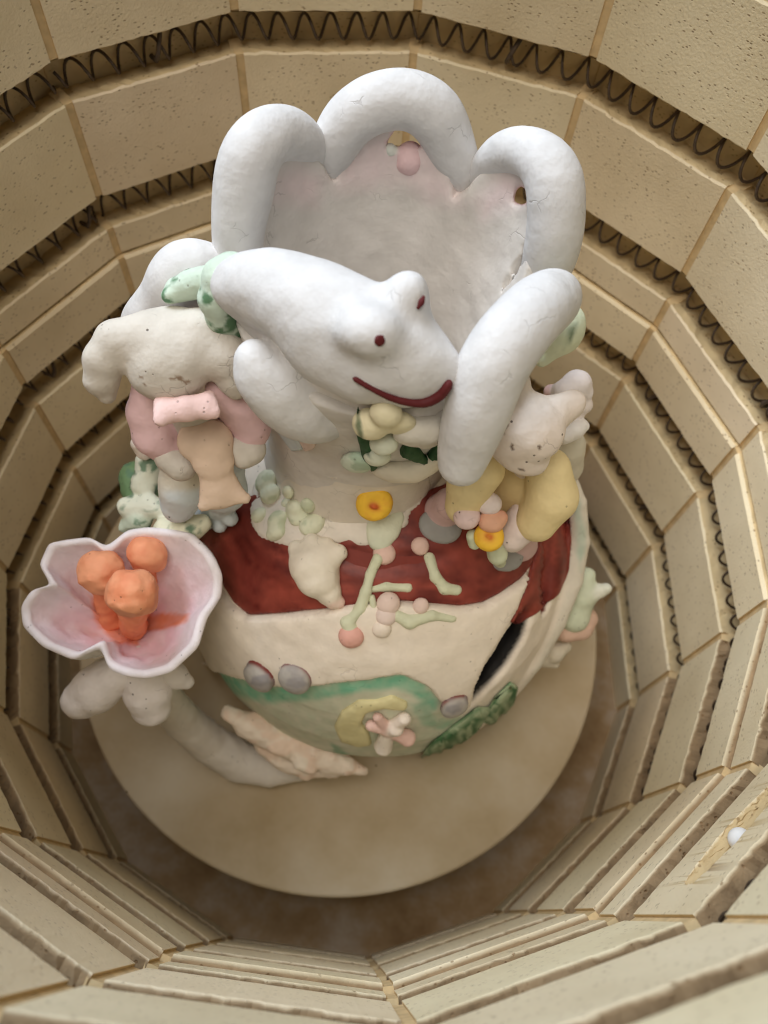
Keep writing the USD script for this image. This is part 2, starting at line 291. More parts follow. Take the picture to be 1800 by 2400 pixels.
# ------------------------------------------------------------------ clay modelling: signed distances meshed with surface nets
def smin(a, b, k):
    h = np.maximum(k-np.abs(a-b), 0)/k
    return np.minimum(a, b)-h*h*k*0.25
class Cone:
    def __init__(s, a, ra, b, rb, flat=None): s.a, s.b, s.ra, s.rb, s.flat = np.asarray(a, float), np.asarray(b, float), ra, rb, flat; r = max(ra, rb); s.lo, s.hi = np.minimum(s.a, s.b)-r, np.maximum(s.a, s.b)+r
    def __call__(s, p):
        ba = s.b-s.a; q = p-s.a; h = np.clip((q @ ba)/max(ba @ ba, 1e-12), 0, 1); e = q-h[..., None]*ba
        if s.flat is not None:
            n, k = s.flat; e = e + (e @ n)[..., None]*n*(k-1)
        return np.linalg.norm(e, axis=-1)-(s.ra+(s.rb-s.ra)*h)
class Ell:
    def __init__(s, cen, rad, R=None): s.c, s.r, s.R = np.asarray(cen, float), np.asarray(rad, float), np.eye(3) if R is None else np.asarray(R); m = s.r.max(); s.lo, s.hi = s.c-m, s.c+m
    def __call__(s, p):
        q = (p-s.c) @ s.R.T; k0 = np.linalg.norm(q/s.r, axis=-1); k1 = np.linalg.norm(q/s.r**2, axis=-1)
        return k0*(k0-1)/np.maximum(k1, 1e-9)
class Chain:
    def __init__(s, cones): s.cs = cones; s.lo = np.min([q.lo for q in cones], 0); s.hi = np.max([q.hi for q in cones], 0)
    def __call__(s, p):
        d = s.cs[0](p)
        for q in s.cs[1:]: d = smin(d, q(p), 0.006)
        return d
class Fn:
    def __init__(s, f, lo, hi): s.f, s.lo, s.hi = f, np.array(lo, float), np.array(hi, float)
    def __call__(s, p): return s.f(p)
def nets(F, lo, h):
    s = F < 0; nx, ny, nz = F.shape
    cnt = sum(s[a:nx-1+a, b:ny-1+b, d:nz-1+d].astype(np.int8) for a in (0, 1) for b in (0, 1) for d in (0, 1))
    mix = (cnt > 0) & (cnt < 8); ci = np.argwhere(mix)
    idx = np.full(mix.shape, -1, np.int64); idx[mix] = np.arange(len(ci))
    acc = np.zeros((len(ci), 3)); num = np.zeros(len(ci))
    cor = [(a, b, d) for a in (0, 1) for b in (0, 1) for d in (0, 1)]
    for A in cor:
        for ax in range(3):
            if A[ax]: continue
            B = list(A); B[ax] = 1
            fa = F[ci[:, 0]+A[0], ci[:, 1]+A[1], ci[:, 2]+A[2]]; fb = F[ci[:, 0]+B[0], ci[:, 1]+B[1], ci[:, 2]+B[2]]
            on = (fa < 0) != (fb < 0); t = np.where(on, fa/np.where(on, fa-fb, 1), 0)
            q = np.tile(np.array(A, float), (len(ci), 1)); q[:, ax] = t
            acc[on] += q[on]; num[on] += 1
    V = (ci+acc/num[:, None])
    faces = []
    for ax in range(3):
        b, d = (ax+1) % 3, (ax+2) % 3
        sl0 = [slice(None)]*3; sl1 = [slice(None)]*3; sl0[ax] = slice(0, F.shape[ax]-1); sl1[ax] = slice(1, None)
        ch = np.argwhere(s[tuple(sl0)] != s[tuple(sl1)])
        ch = ch[(ch[:, b] > 0) & (ch[:, d] > 0) & (ch[:, b] < F.shape[b]-1) & (ch[:, d] < F.shape[d]-1)]
        eb = np.zeros(3, int); eb[b] = 1; ed = np.zeros(3, int); ed[d] = 1
        g = lambda o: idx[tuple((ch-o).T)]
        q = np.stack([g(eb+ed), g(ed), g(np.zeros(3, int)), g(eb)], 1)
        ins = s[tuple(ch.T)]; q[~ins] = q[~ins][:, ::-1]
        faces.append(q)
    Q = np.concatenate(faces)
    for _ in range(2):                      # settle the vertices on the surface
        co = V.T; val = map_coordinates(F, co, order=1, mode='nearest')
        e = 0.5; gr = np.stack([map_coordinates(F, co+e*np.eye(3)[k][:, None], order=1, mode='nearest')-map_coordinates(F, co-e*np.eye(3)[k][:, None], order=1, mode='nearest') for k in range(3)], 1)/(2*e)
        st = val/np.maximum((gr**2).sum(1), 1e-12); V = V - np.clip(st, -0.5, 0.5)[:, None]*gr/1.0
    return lo+V*h, np.concatenate([Q[:, [0, 1, 2]], Q[:, [0, 2, 3]]])
def on_ring(px, py, r=0.284, cx=0.05, cy=0.105):
    """height at which the line of sight meets the far side of the rim wall"""
    w = RIGHT*(px-900)/FPX - UP*(py-1200)/FPX + FWD; o = CAM[:2]-[cx, cy]; d = w[:2]
    A, B, C_ = d @ d, 2*(o @ d), o @ o-r*r; q = B*B-4*A*C_
    t = (-B+math.sqrt(q))/(2*A) if q > 0 else -B/(2*A)
    return float(t*w[2])
class Clay:
    def __init__(s, h=0.006, k=0.02, amp=0.003, freq=26.0, seed=1): s.h, s.k, s.amp, s.freq, s.seed, s.items, s.paints = h, k, amp, freq, seed, [], []
    def add(s, prim, col=None, k=None): s.items.append((1, prim, col, s.k if k is None else k)); return s
    def cut(s, prim, col=None, k=0.008): s.items.append((-1, prim, col, k)); return s
    def chain(s, pts, col=None, k=None, cut=False, flat=None, smooth=False):
        """pts: (px, py, z, radius in px)"""
        S = [(at(a, b, z), r) for a, b, z, r in pts]; S = [(p, r*dep(p)/FPX) for p, r in S]
        if len(S) == 1: S = S*2
        if smooth and len(S) > 3:
            A_ = np.array([[*p, r] for p, r in S]); u = np.r_[0, np.cumsum(np.linalg.norm(np.diff(A_[:, :3], axis=0), axis=1))]; B_ = CubicSpline(u, A_)(np.linspace(0, u[-1], len(S)*3)); S = [(q[:3], q[3]) for q in B_]
        (s.cut if cut else s.add)(Chain([Cone(p, r, q, t, flat) for (p, r), (q, t) in zip(S[:-1], S[1:])]), col, *([] if k is None else [k]))
        return s
    def ball(s, px, py, z, rx, ry=None, rz=None, col=None, k=None, cut=False, yaw=0.0):
        """radii in px: across the picture, along its depth on the ground, upwards"""
        p = at(px, py, z); g = dep(p)/FPX; ry = rx if ry is None else ry; rz = rx if rz is None else rz
        R = np.array([[math.cos(yaw), math.sin(yaw), 0], [-math.sin(yaw), math.cos(yaw), 0], [0, 0, 1]])
        (s.cut if cut else s.add)(Ell(p, (rx*g, ry*g, rz*g), R), col, *([] if k is None else [k])); return s
    def disc(s, p, n, r, t, col=None, k=None, cut=False, asp=1.0):
        n = np.asarray(n, float)/np.linalg.norm(n); a = np.cross(n, [0.2, 0.1, 1]); a /= np.linalg.norm(a); b = np.cross(n, a)
        (s.cut if cut else s.add)(Ell(p, (r, r*asp, t), np.stack([a, b, n])), col, *([] if k is None else [k])); return s
    def paint(s, fn): s.paints.append(fn); return s
    def field(s, p):
        F = np.full(p.shape[:-1], 9.0)
        for op, pr, _, k in s.items:
            d = pr(p); F = smin(F, d, k) if op > 0 else -smin(-F, d, k)
        return F
    def geo(s):
        add = [i for i in s.items if i[0] > 0]
        pad = s.h*3+s.amp
        lo = np.min([i[1].lo for i in add], 0)-pad; hi = np.max([i[1].hi for i in add], 0)+pad
        n = np.ceil((hi-lo)/s.h).astype(int)+1
        ax = [lo[k]+np.arange(n[k])*s.h for k in range(3)]
        F = np.full(n, 0.5)
        for op, pr, _, k in s.items:
            m = k+2.5*s.h+s.amp
            a = np.clip(np.floor((pr.lo-m-lo)/s.h).astype(int), 0, n); b = np.clip(np.ceil((pr.hi+m-lo)/s.h).astype(int)+1, 0, n)
            if (b <= a).any(): continue
            sl = tuple(slice(x, y) for x, y in zip(a, b))
            P = np.stack(np.meshgrid(*[ax[k2][sl[k2]] for k2 in range(3)], indexing='ij'), -1)
            d = pr(P); F[sl] = smin(F[sl], d, k) if op > 0 else -smin(-F[sl], d, k)
        if s.amp:
            near = np.abs(F) < s.h*2.5+s.amp; ii = np.argwhere(near); P = lo+ii*s.h
            F[near] += s.amp*2*(fbm(P*s.freq, 2, s.seed)-0.5)
        V, Q = nets(F, lo, s.h)
        tm = trimesh.Trimesh(V, Q, process=False); comps = trimesh.graph.connected_components(tm.face_adjacency, nodes=np.arange(len(Q)), min_len=max(40, int(0.02*len(Q))))
        if len(comps) and sum(map(len, comps)) < len(Q):
            Q = Q[np.sort(np.concatenate(comps))]; ids, inv = np.unique(Q, return_inverse=True); V, Q = V[ids], inv.reshape(-1, 3)
        col = np.zeros((len(V), 3)); D = []; K = []; CO = []
        for op, pr, cl, k in s.items:
            if cl is None: continue
            d = pr(V); D.append(d if op > 0 else np.where(np.abs(d) < 0.0012+0.15*k, d-0.03, 9.0)); K.append(k); CO.append(cl)
        D = np.array(D); w = np.exp(-np.clip((D-D.min(0))/0.0022, 0, 40)); w /= w.sum(0)
        col = np.einsum('iv,ic->vc', w, np.array(CO))
        nn = normals(V, Q)
        for fn in s.paints: col = fn(V, nn, col)
        return V, Q, col
def poly_paint(pts, colr, feather=6, amt=1.0, brush=0.0, seed=3, facing=-0.05):
    """a painted mark whose outline is given where it lies on the surface (picture points), worn unevenly by the brush"""
    P = shapely.Polygon(pts).buffer(0)
    def fn(V, n, col):
        uv = pix(V); view = CAM-V; view /= np.linalg.norm(view, axis=1, keepdims=True); ok = (n*view).sum(1) > facing
        x0, y0, x1, y1 = P.bounds; ok &= (uv[:, 0] > x0-30) & (uv[:, 0] < x1+30) & (uv[:, 1] > y0-30) & (uv[:, 1] < y1+30)
        i = np.nonzero(ok)[0]
        if not len(i): return col
        pt = shapely.points(uv[i]); d = np.where(shapely.contains(P, pt), -1, 1)*shapely.distance(P.boundary, pt) + 10*(fbm(V[i]*40, 3, seed)-0.5)
        w = np.clip(0.5-d/(2*feather), 0, 1)*amt
        if brush: w = w*np.clip(1-brush*(fbm(V[i]*[55, 55, 25], 3, seed+1)*2-0.55), 0, 1)
        col = col.copy(); col[i] = col[i]*(1-w[:, None]) + np.asarray(colr)*w[:, None]; return col
    return fn
def mottle(c2, freq=30, lo=0.45, hi=0.62, seed=5, amt=1.0):
    def fn(V, n, col):
        w = np.clip((fbm(V*freq, 3, seed)-lo)/(hi-lo), 0, 1)[:, None]*amt
        return col*(1-w)+np.asarray(c2)*w
    return fn
def make(name, clay, m, parent, **tags):
    V, F, col = clay.geo(); return put(name, V, F, m, parent, col, True, **tags)
def hit(px, py, sdf, z0=-0.7, z1=-2.6):
    w = RIGHT*(px-900)/FPX - UP*(py-1200)/FPX + FWD; w /= np.linalg.norm(w)
    t = z0/w[2]; tmax = z1/w[2]
    for _ in range(160):
        p = CAM+w*t; d = float(sdf(p[None])[0])
        if d < 0.0006 or t > tmax: break
        t += max(d*0.6, 0.0006)
    return p
def grad(p, sdf, e=0.004):
    g = np.array([float(sdf((p+e*np.eye(3)[k])[None])[0]-sdf((p-e*np.eye(3)[k])[None])[0]) for k in range(3)]); return g/np.linalg.norm(g)
def patch(name, pts, sdf, thick, m, parent, colf, step=13.0, edge=18.0, lift=0.0, seed=1, sink=0.006, tfun=None, **tags):
    """a sheet of clay or glaze lying on a surface: outline in picture points, rounded rim, real thickness"""
    P = shapely.Polygon(pts).buffer(0); L = P.exterior.length
    nb = max(24, int(L/step*1.3)); ring = np.array([P.exterior.interpolate(i/nb*L).coords[0] for i in range(nb)])
    ring = ring + 3.0*(fbm(np.c_[ring/28.0, np.zeros(nb)], 2, seed)-0.5)[:, None]*[1, 1]
    P2 = shapely.Polygon(ring).buffer(0)
    x0, y0, x1, y1 = P2.bounds; gx, gy = np.meshgrid(np.arange(x0, x1, step), np.arange(y0, y1, step*0.87)); gx = gx+np.where(np.arange(len(gx)) % 2, step/2, 0)[:, None]
    G = np.stack([gx.ravel(), gy.ravel()], 1); inn = P2.buffer(-step*0.35)
    G = G[shapely.contains_xy(inn, G[:, 0], G[:, 1])]
    ring2 = []
    for dd in (3.0, 8.0):
        q = P2.buffer(-dd)
        for gg in getattr(q, 'geoms', [q]):
            if gg.is_empty: continue
            mm = max(12, int(gg.exterior.length/step*1.2)); ring2 += [gg.exterior.interpolate(i/mm, normalized=True).coords[0] for i in range(mm)]
    U = np.concatenate([ring, np.array(ring2).reshape(-1, 2), G]) if len(G) or len(ring2) else ring
    tri = Delaunay(U).simplices; cen = U[tri].mean(1); tri = tri[shapely.contains_xy(P2.buffer(0.5), cen[:, 0], cen[:, 1])]
    e1, e2 = U[tri[:, 1]]-U[tri[:, 0]], U[tri[:, 2]]-U[tri[:, 0]]; cr = e1[:, 0]*e2[:, 1]-e1[:, 1]*e2[:, 0]; tri[cr > 0] = tri[cr > 0][:, ::-1]
    H = np.array([hit(a, b, sdf) for a, b in U])
    NR = np.array([grad(p, sdf) for p in H])
    d = shapely.distance(P2.boundary, shapely.points(U)); prof = np.sqrt(np.clip(1-(1-np.clip(d/edge, 0, 1))**2, 0, 1))
    lumps = 1+0.25*(fbm(H*30, 2, seed)-0.5)
    top = H+NR*(lift+thick*(0.25+0.75*prof)*lumps)[:, None]; bot = H-NR*sink
    if tfun is not None: top = H+(top-H)*tfun(U)[:, None]
    n = len(U); F = [tri, tri[:, ::-1]+n]
    e = np.sort(np.concatenate([tri[:, [0, 1]], tri[:, [1, 2]], tri[:, [2, 0]]]), 1); allE = np.concatenate([tri[:, [0, 1]], tri[:, [1, 2]], tri[:, [2, 0]]])
    uq, inv, cnt = np.unique(e, axis=0, return_inverse=True, return_counts=True); be = allE[cnt[inv.ravel()] == 1]
    F.append(np.stack([be[:, 1], be[:, 0], be[:, 0]+n], 1)); F.append(np.stack([be[:, 1], be[:, 0]+n, be[:, 1]+n], 1))
    V = np.concatenate([top, bot]); F = np.concatenate(F)
    col = colf(V, np.concatenate([U, U])) if callable(colf) else np.broadcast_to(colf, (len(V), 3))
    return put(name, V, F, m, parent, col, 40 if False else True, **tags)
# ------------------------------------------------------------------ the ceramic pot
WHITE, CREAM, PINK = c(221, 219, 218), c(240, 228, 212), c(233, 200, 200)
LPINK, ORANGE, MAROON = c(236, 214, 214), c(238, 146, 102), c(92, 26, 28)
YEL, SAGE, DGREEN, MINT = c(238, 228, 192), c(212, 218, 188), c(44, 84, 50), c(108, 188, 154)
GREY, TAN, BLUE = c(150, 146, 144), c(216, 190, 166), c(206, 214, 216)
pot = thing('ceramic_pot', 'white hand built ceramic pot covered with a frog, a rabbit, a bear and flowers', 'ceramic pot')

# --- vessel: a squat dome with a neck
BZ = [-2.49, -2.46, -2.36, -2.2, -2.05, -1.9, -1.8, -1.7, -1.62, -1.56, -1.5]
BR = [0.40, 0.43, 0.49, 0.525, 0.52, 0.49, 0.455, 0.395, 0.33, 0.25, 0.10]
def body_f(p):
    x, y, z = p[..., 0]-0.075, p[..., 1]-0.035, p[..., 2]
    r = np.interp(z, BZ, BR); d = (np.sqrt(x*x+y*y)-r)*0.72
    return np.maximum(np.maximum(d, z+1.50), -2.482-z)
BODY = Fn(body_f, (-0.48, -0.52, -2.49), (0.63, 0.59, -1.48))
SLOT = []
def slot_darken(V, n, col):  # body colour goes near black with depth inside the slot
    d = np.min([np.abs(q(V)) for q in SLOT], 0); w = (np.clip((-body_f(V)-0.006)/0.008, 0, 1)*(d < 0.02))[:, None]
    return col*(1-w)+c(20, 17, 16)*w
def body_cl():
    cl = Clay(0.0075, 0.03, 0.0022, 14, 2).add(BODY, CREAM)
    # deep slot between the front apron and the outer wall, at the right
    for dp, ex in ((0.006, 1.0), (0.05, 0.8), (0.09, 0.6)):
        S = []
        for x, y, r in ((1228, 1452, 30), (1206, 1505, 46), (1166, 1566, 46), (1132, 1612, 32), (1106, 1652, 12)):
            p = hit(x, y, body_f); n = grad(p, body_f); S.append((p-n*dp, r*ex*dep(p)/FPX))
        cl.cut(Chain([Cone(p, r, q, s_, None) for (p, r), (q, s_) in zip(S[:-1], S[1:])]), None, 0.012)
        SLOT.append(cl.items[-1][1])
    cl.chain([(1285, 1140, -1.62, 30), (1300, 1240, -1.68, 36), (1285, 1340, -1.75, 36), (1262, 1410, -1.82, 26)], c(126, 44, 34), k=0.02, cut=True)
    # thick lip of the outer wall
    cl.chain([(1338, 1112, -1.66, 12), (1356, 1180, -1.72, 20), (1358, 1270, -1.80, 24), (1340, 1360, -1.88, 26), (1298, 1450, -1.95, 30), (1240, 1540, -2.02, 32), (1170, 1620, -2.09, 30), (1110, 1680, -2.16, 24), (1050, 1720, -2.2, 12)], c(226, 218, 202), k=0.03)
    return cl
bc = body_cl()
GREENISH = c(196, 204, 178)
bc.paint(poly_paint([(425, 1535), (520, 1575), (640, 1610), (760, 1605), (860, 1590), (940, 1580), (1000, 1600), (1050, 1660), (1110, 1690), (1100, 1720), (1000, 1790), (860, 1810), (700, 1830), (560, 1780), (470, 1680)], GREENISH, 8, 0.85, 0.4, 11))
bc.paint(poly_paint([(425, 1535), (520, 1575), (640, 1606), (760, 1604), (860, 1588), (940, 1576), (990, 1600), (1030, 1640), (1020, 1665), (985, 1640), (930, 1612), (860, 1618), (740, 1640), (620, 1648), (530, 1622), (440, 1570)], MINT, 7, 0.9, 0.5, 12))
bc.paint(poly_paint([(440, 1570), (470, 1600), (540, 1710), (520, 1720), (450, 1630)], MINT, 6, 0.7, 0.4, 13))
bc.paint(poly_paint([(775, 1740), (830, 1775), (860, 1800), (830, 1800), (790, 1775)], c(96, 160, 128), 5, 0.9, 0.5, 14))
bc.paint(poly_paint([(960, 1650), (1000, 1640), (1025, 1690), (1080, 1680), (1040, 1712), (990, 1700)], c(120, 180, 148), 6, 0.6, 0.5, 15))
bc.paint(poly_paint([(1338, 1140), (1358, 1170), (1376, 1260), (1360, 1340), (1350, 1280), (1344, 1200)], c(172, 196, 178), 6, 0.75, 0.4, 16))
RED = c(132, 52, 40)
red_poly = [(420, 1250), (484, 1275), (513, 1319), (527, 1372), (551, 1410), (585, 1439), (677, 1434), (769, 1422), (938, 1406), (1071, 1417), (1128, 1409), (1164, 1391), (1215, 1355), (1246, 1318), (1252, 1260), (1262, 1180), (1220, 1090), (1150, 1100), (1000, 1150), (850, 1180), (700, 1180), (600, 1160), (500, 1200)]
inner_red = [(1255, 1290), (1228, 1380), (1196, 1458), (1215, 1462), (1240, 1447), (1263, 1428), (1307, 1391), (1333, 1334), (1338, 1268), (1333, 1191), (1319, 1130), (1270, 1080), (1245, 1120), (1262, 1180)]
bc.paint(poly_paint(red_poly, RED*0.9, 2, 1.0, 0, 40)).paint(poly_paint(inner_red, RED*0.9, 2, 1.0, 0, 41))
bc.paint(slot_darken)
body = make('vessel_body', bc, M_CREAM, pot, label='squat cream lower vessel with brushed green foot')
BF = bc.field

def on(sdf, px, py, off=0.0): p = hit(px, py, sdf); return p+grad(p, sdf)*off

def _rp(): pass
def red_col(V, U):
    th = np.arctan2(V[:, 1]-0.035, V[:, 0]-0.075); rr = np.hypot(V[:, 0]-0.075, V[:, 1]-0.035); n1 = fbm(np.stack([th*5+rr*9, rr*75+3*np.sin(th*3), V[:, 2]*20], 1), 3, 4)[:, None]; n2 = fbm(V*11, 2, 6)[:, None]; m_ = np.clip((0.6*n1+0.4*n2-0.36)/0.3, 0, 1); return c(98, 28, 22)*(1-m_)+c(160, 72, 58)*m_
patch('red_glaze', red_poly, BF, 0.004, M_RED, pot, red_col, 13, 5, lift=0.003, label='dark red brown glaze on the shoulder of the vessel')
patch('red_glaze', inner_red, BF, 0.004, M_RED, pot, red_col, 9, 5, lift=0.004, label='red glaze running down inside the outer wall')
apron = [(440, 1262), (474, 1278), (505, 1322), (520, 1376), (545, 1414), (583, 1441), (677, 1437), (769, 1425), (850, 1412), (938, 1409), (1071, 1420), (1128, 1412), (1166, 1393), (1217, 1357), (1233, 1336), (1228, 1362), (1214, 1400), (1178, 1470), (1132, 1545), (1108, 1600), (1099, 1648), (1070, 1652), (1030, 1640), (1000, 1602), (940, 1572), (860, 1585), (760, 1598), (640, 1602), (520, 1572), (425, 1535), (430, 1460), (445, 1380)]
def body_smooth(p): return body_f(p)
def cream_col(V, U): return np.broadcast_to(CREAM, (len(V), 3))*(0.97+0.06*fbm(V*20, 2, 8)[:, None])
patch('apron', apron, body_smooth, 0.022, M_CREAM, pot, cream_col, 12, 16, sink=0.012, label='smooth cream clay apron over the front of the vessel')

# --- neck: hollow goblet that flares to the rim
NZ = [-1.66, -1.6, -1.5, -1.4, -1.3, -1.2, -1.1, -1.0, -0.9]
NR_ = [0.235, 0.212, 0.205, 0.208, 0.218, 0.240, 0.268, 0.288, 0.296]
def ncen(z):
    t = np.clip((z+1.6)/0.6, -0.2, 1.2); return 0.0+0.05*t, 0.075+0.03*t
def rimz(a):
    return -1.05+0.0*a
LOOPS = {'back': [(774, 400), (788, 335), (838, 266), (900, 238), (960, 236), (1016, 268), (1052, 332), (1080, 400), (1090, 436)],
         'left': [(757, 382), (722, 340), (684, 316), (638, 316), (590, 362), (572, 440), (560, 520), (558, 590), (568, 650)],
         'right': [(1112, 428), (1137, 392), (1185, 358), (1243, 358), (1292, 406), (1304, 480), (1298, 560), (1275, 630), (1255, 680)]}
LOOPR = {'back': [34, 54, 61, 63, 63, 63, 58, 44, 26], 'left': [22, 42, 56, 62, 68, 70, 62, 56, 46], 'right': [20, 34, 46, 54, 64, 65, 64, 58, 46]}
TOP_ = []
for q in LOOPS.values():
    for x, y in q:
        z = on_ring(x, y); p = at(x, y, z); TOP_.append((math.degrees(math.atan2(p[1]-.105, p[0]-.05)), z))
TOP_.sort(); TOPA = np.array([-180, 12]+[a for a, _ in TOP_]+[178]); TOPZ = np.array([-1.045, -1.1]+[z for _, z in TOP_]+[-1.1])
def neck_f(p):
    z = p[..., 2]; cx, cy = ncen(z); x, y = p[..., 0]-cx, p[..., 1]-cy
    r = np.interp(z, NZ, NR_); rho = np.sqrt(x*x+y*y)
    outer = (rho-r)*0.85; th = 0.034
    inner = np.maximum((rho-(r-th))*0.85, (-1.46-z))
    th_ = np.degrees(np.arctan2(y, x)); top = (z-np.interp(th_, TOPA, TOPZ))*0.8
    return np.maximum(np.maximum(outer, -inner), np.maximum(top, -1.66-z))
def neck_solid(p):
    z = p[..., 2]; cx, cy = ncen(z); return np.maximum((np.hypot(p[..., 0]-cx, p[..., 1]-cy)-np.interp(z, NZ, NR_))*0.85, z+1.0)
skirt = [(592, 1150), (588, 1200), (592, 1232), (612, 1262), (660, 1278), (700, 1286), (740, 1290), (775, 1276), (820, 1270), (850, 1285), (884, 1280), (900, 1248), (925, 1252), (955, 1232), (965, 1200), (990, 1180), (1010, 1140), (1000, 1100), (900, 1120), (700, 1120), (600, 1110)]
nk = Clay(0.0075, 0.04, 0.0035, 16, 3).add(Fn(neck_f, (-0.26, -0.22, -1.68), (0.36, 0.42, -0.92)), c(217, 211, 204))
for q in [(612, 1262, 26), (650, 1290, 30), (700, 1300, 30), (760, 1290, 26), (820, 1285, 28), (880, 1290, 34), (930, 1262, 30), (965, 1235, 24), (590, 1230, 24)]:
    p = hit(q[0], q[1]-25, neck_solid); nk.add(Ell(p+[0, 0.01, -0.01], (q[2]*dep(p)/FPX*1.2, q[2]*dep(p)/FPX, q[2]*dep(p)/FPX*0.9)), c(226, 218, 202))
pk = [(830, 330), (1050, 330), (1075, 470), (940, 440), (800, 470)]
for P_ in ([(790, 380), (880, 310), (1000, 320), (1060, 430), (1080, 480), (1010, 470), (950, 430), (860, 440), (790, 450)], [(650, 420), (700, 390), (760, 420), (740, 480), (640, 470)], [(1120, 470), (1180, 400), (1240, 420), (1240, 470), (1130, 510)]):
    nk.paint(poly_paint(P_, c(236, 212, 212), 26, 0.7, 0.3, 21, facing=-0.3))
def sight_hole(pts, r):
    for (x0, y0), (x1, y1) in zip(pts, pts[1:]+pts[:1]):
        p, q = at(x0, y0, on_ring(x0, y0)), at(x1, y1, on_ring(x1, y1))
        for e in np.linspace(0, 1, 5):
            m = p*(1-e)+q*e; w = m-CAM; w /= np.linalg.norm(w); nk.cut(Cone(m-w*0.05, r, m+w*0.09, r), PINK, 0.004)
sight_hole([(943, 300), (918, 336), (945, 338), (976, 338), (950, 318)], 0.0085)
sight_hole([(1222, 446), (1214, 466), (1226, 470)], 0.006)
patch('neck_skirt', skirt, lambda p: np.minimum(BF(p), neck_solid(p)), 0.013, M_CREAM, pot, c(226, 217, 204), 13, 24, tfun=lambda U: np.clip((U[:, 1]-1135)/60, -0.9, 1), label='ragged cream skirt where the neck meets the red glaze')
neck = make('neck', nk, M_CLAY, pot, label='white hollow goblet neck with pink stains inside the rim')

def arch(pts, **kw):
    cl = Clay(0.006, 0.03, 0.0018, 11, kw.pop('seed', 5)).chain(pts, WHITE, smooth=True)
    return cl
ARCHES = [
 ('tall back loop of the white rim', [(x, y, on_ring(x, y), r) for (x, y), r in zip(LOOPS['back'], LOOPR['back'])]),
 ('left loop of the white rim', [(x, y, on_ring(x, y), r) for (x, y), r in zip(LOOPS['left'], LOOPR['left'])]),
 ('right loop of the white rim', [(x, y, on_ring(x, y), r) for (x, y), r in zip(LOOPS['right'], LOOPR['right'])]),
 ('thick front loop of the rim hanging outside the neck', [(1298, 698, -0.97, 66), (1258, 728, -0.93, 76), (1205, 785, -0.92, 80), (1155, 860, -0.95, 82), (1122, 950, -1.0, 78), (1097, 1030, -1.06, 66), (1082, 1085, -1.10, 56)]),
 ('pale lobe of the rim at the far left', [(480, 632, -1.10, 62), (432, 645, -1.10, 74), (395, 690, -1.14, 62), (352, 742, -1.19, 56), (335, 765, -1.24, 42)]),
]
for i, (lab, pts) in enumerate(ARCHES):
    cl = arch(pts, seed=5+i)
    if i == 3:
        cl.add(Ell(at(1315, 770, -1.08), (0.04, 0.04, 0.04)), c(214, 220, 190), 0.04)
        cl.chain([(1340, 745, -1.07, 24), (1318, 795, -1.10, 26), (1270, 838, -1.13, 22)], c(212, 218, 188), 0.02)
        cl.paint(poly_paint([(1355, 755), (1340, 800), (1322, 822), (1335, 770)], DGREEN, 4, 0.9, 0.6, 31))
    make('rim_loop', cl, M_CLAY, pot, label=lab)
# small pink creature seen through the back loop
RZ = lambda x, y, o=0.0: at(x, y, on_ring(x, y, 0.262+o))
cl = Clay(0.0045, 0.012, 0.002, 30, 8)
for x, y, r, col in ((960, 372, 0.027, PINK), (982, 405, 0.011, PINK), (978, 430, 0.009, PINK), (940, 385, 0.012, PINK), (915, 352, 0.011, c(224, 226, 216)), (955, 425, 0.008, PINK)): cl.add(Ell(RZ(x, y, -0.003 if r < 0.02 else 0.0), (r, r, r*1.15)), col)
make('small_figure', cl, M_PAINT, pot, label='small pink figure behind the tall back loop')
cl = Clay(0.0045, 0.014, 0.003, 30, 8)
for x, y, r, col in ((1215, 520, 0.022, c(226, 220, 216)), (1192, 500, 0.016, c(228, 222, 220)), (1205, 565, 0.015, c(236, 226, 226)), (1215, 600, 0.014, c(236, 230, 228))): cl.add(Ell(RZ(x, y, 0.004), (r, r, r)), col)
make('small_figure', cl, M_PIT, pot, label='pitted lump showing through the right rim loop')

# --- frog lying along the front of the rim
fr = Clay(0.0055, 0.045, 0.0035, 18, 9)
fr.chain([(560, 668, -0.985, 66), (620, 672, -0.965, 86), (700, 705, -0.95, 104), (790, 745, -0.94, 112), (870, 785, -0.94, 110), (950, 822, -0.945, 94), (1015, 850, -0.955, 58), (1046, 864, -0.96, 34)], WHITE, smooth=True)
fr.chain([(770, 810, -0.975, 92), (860, 856, -0.98, 86), (950, 880, -0.985, 70), (1015, 885, -0.985, 46)], WHITE)
fr.chain([(700, 775, -1.03, 74), (800, 865, -1.06, 76), (890, 930, -1.07, 56), (980, 950, -1.065, 42), (1035, 928, -1.055, 28)], c(236, 230, 226), k=0.02)   # lower jaw
fr.chain([(640, 730, -1.05, 78), (720, 800, -1.12, 82), (800, 900, -1.20, 70)], WHITE, k=0.05)
fr.ball(862, 772, -0.875, 64, 58, 46, WHITE, k=0.035).ball(955, 688, -0.875, 44, 46, 46, WHITE, k=0.03).chain([(955, 695, -0.90, 42), (945, 770, -0.95, 56)], WHITE, k=0.035)

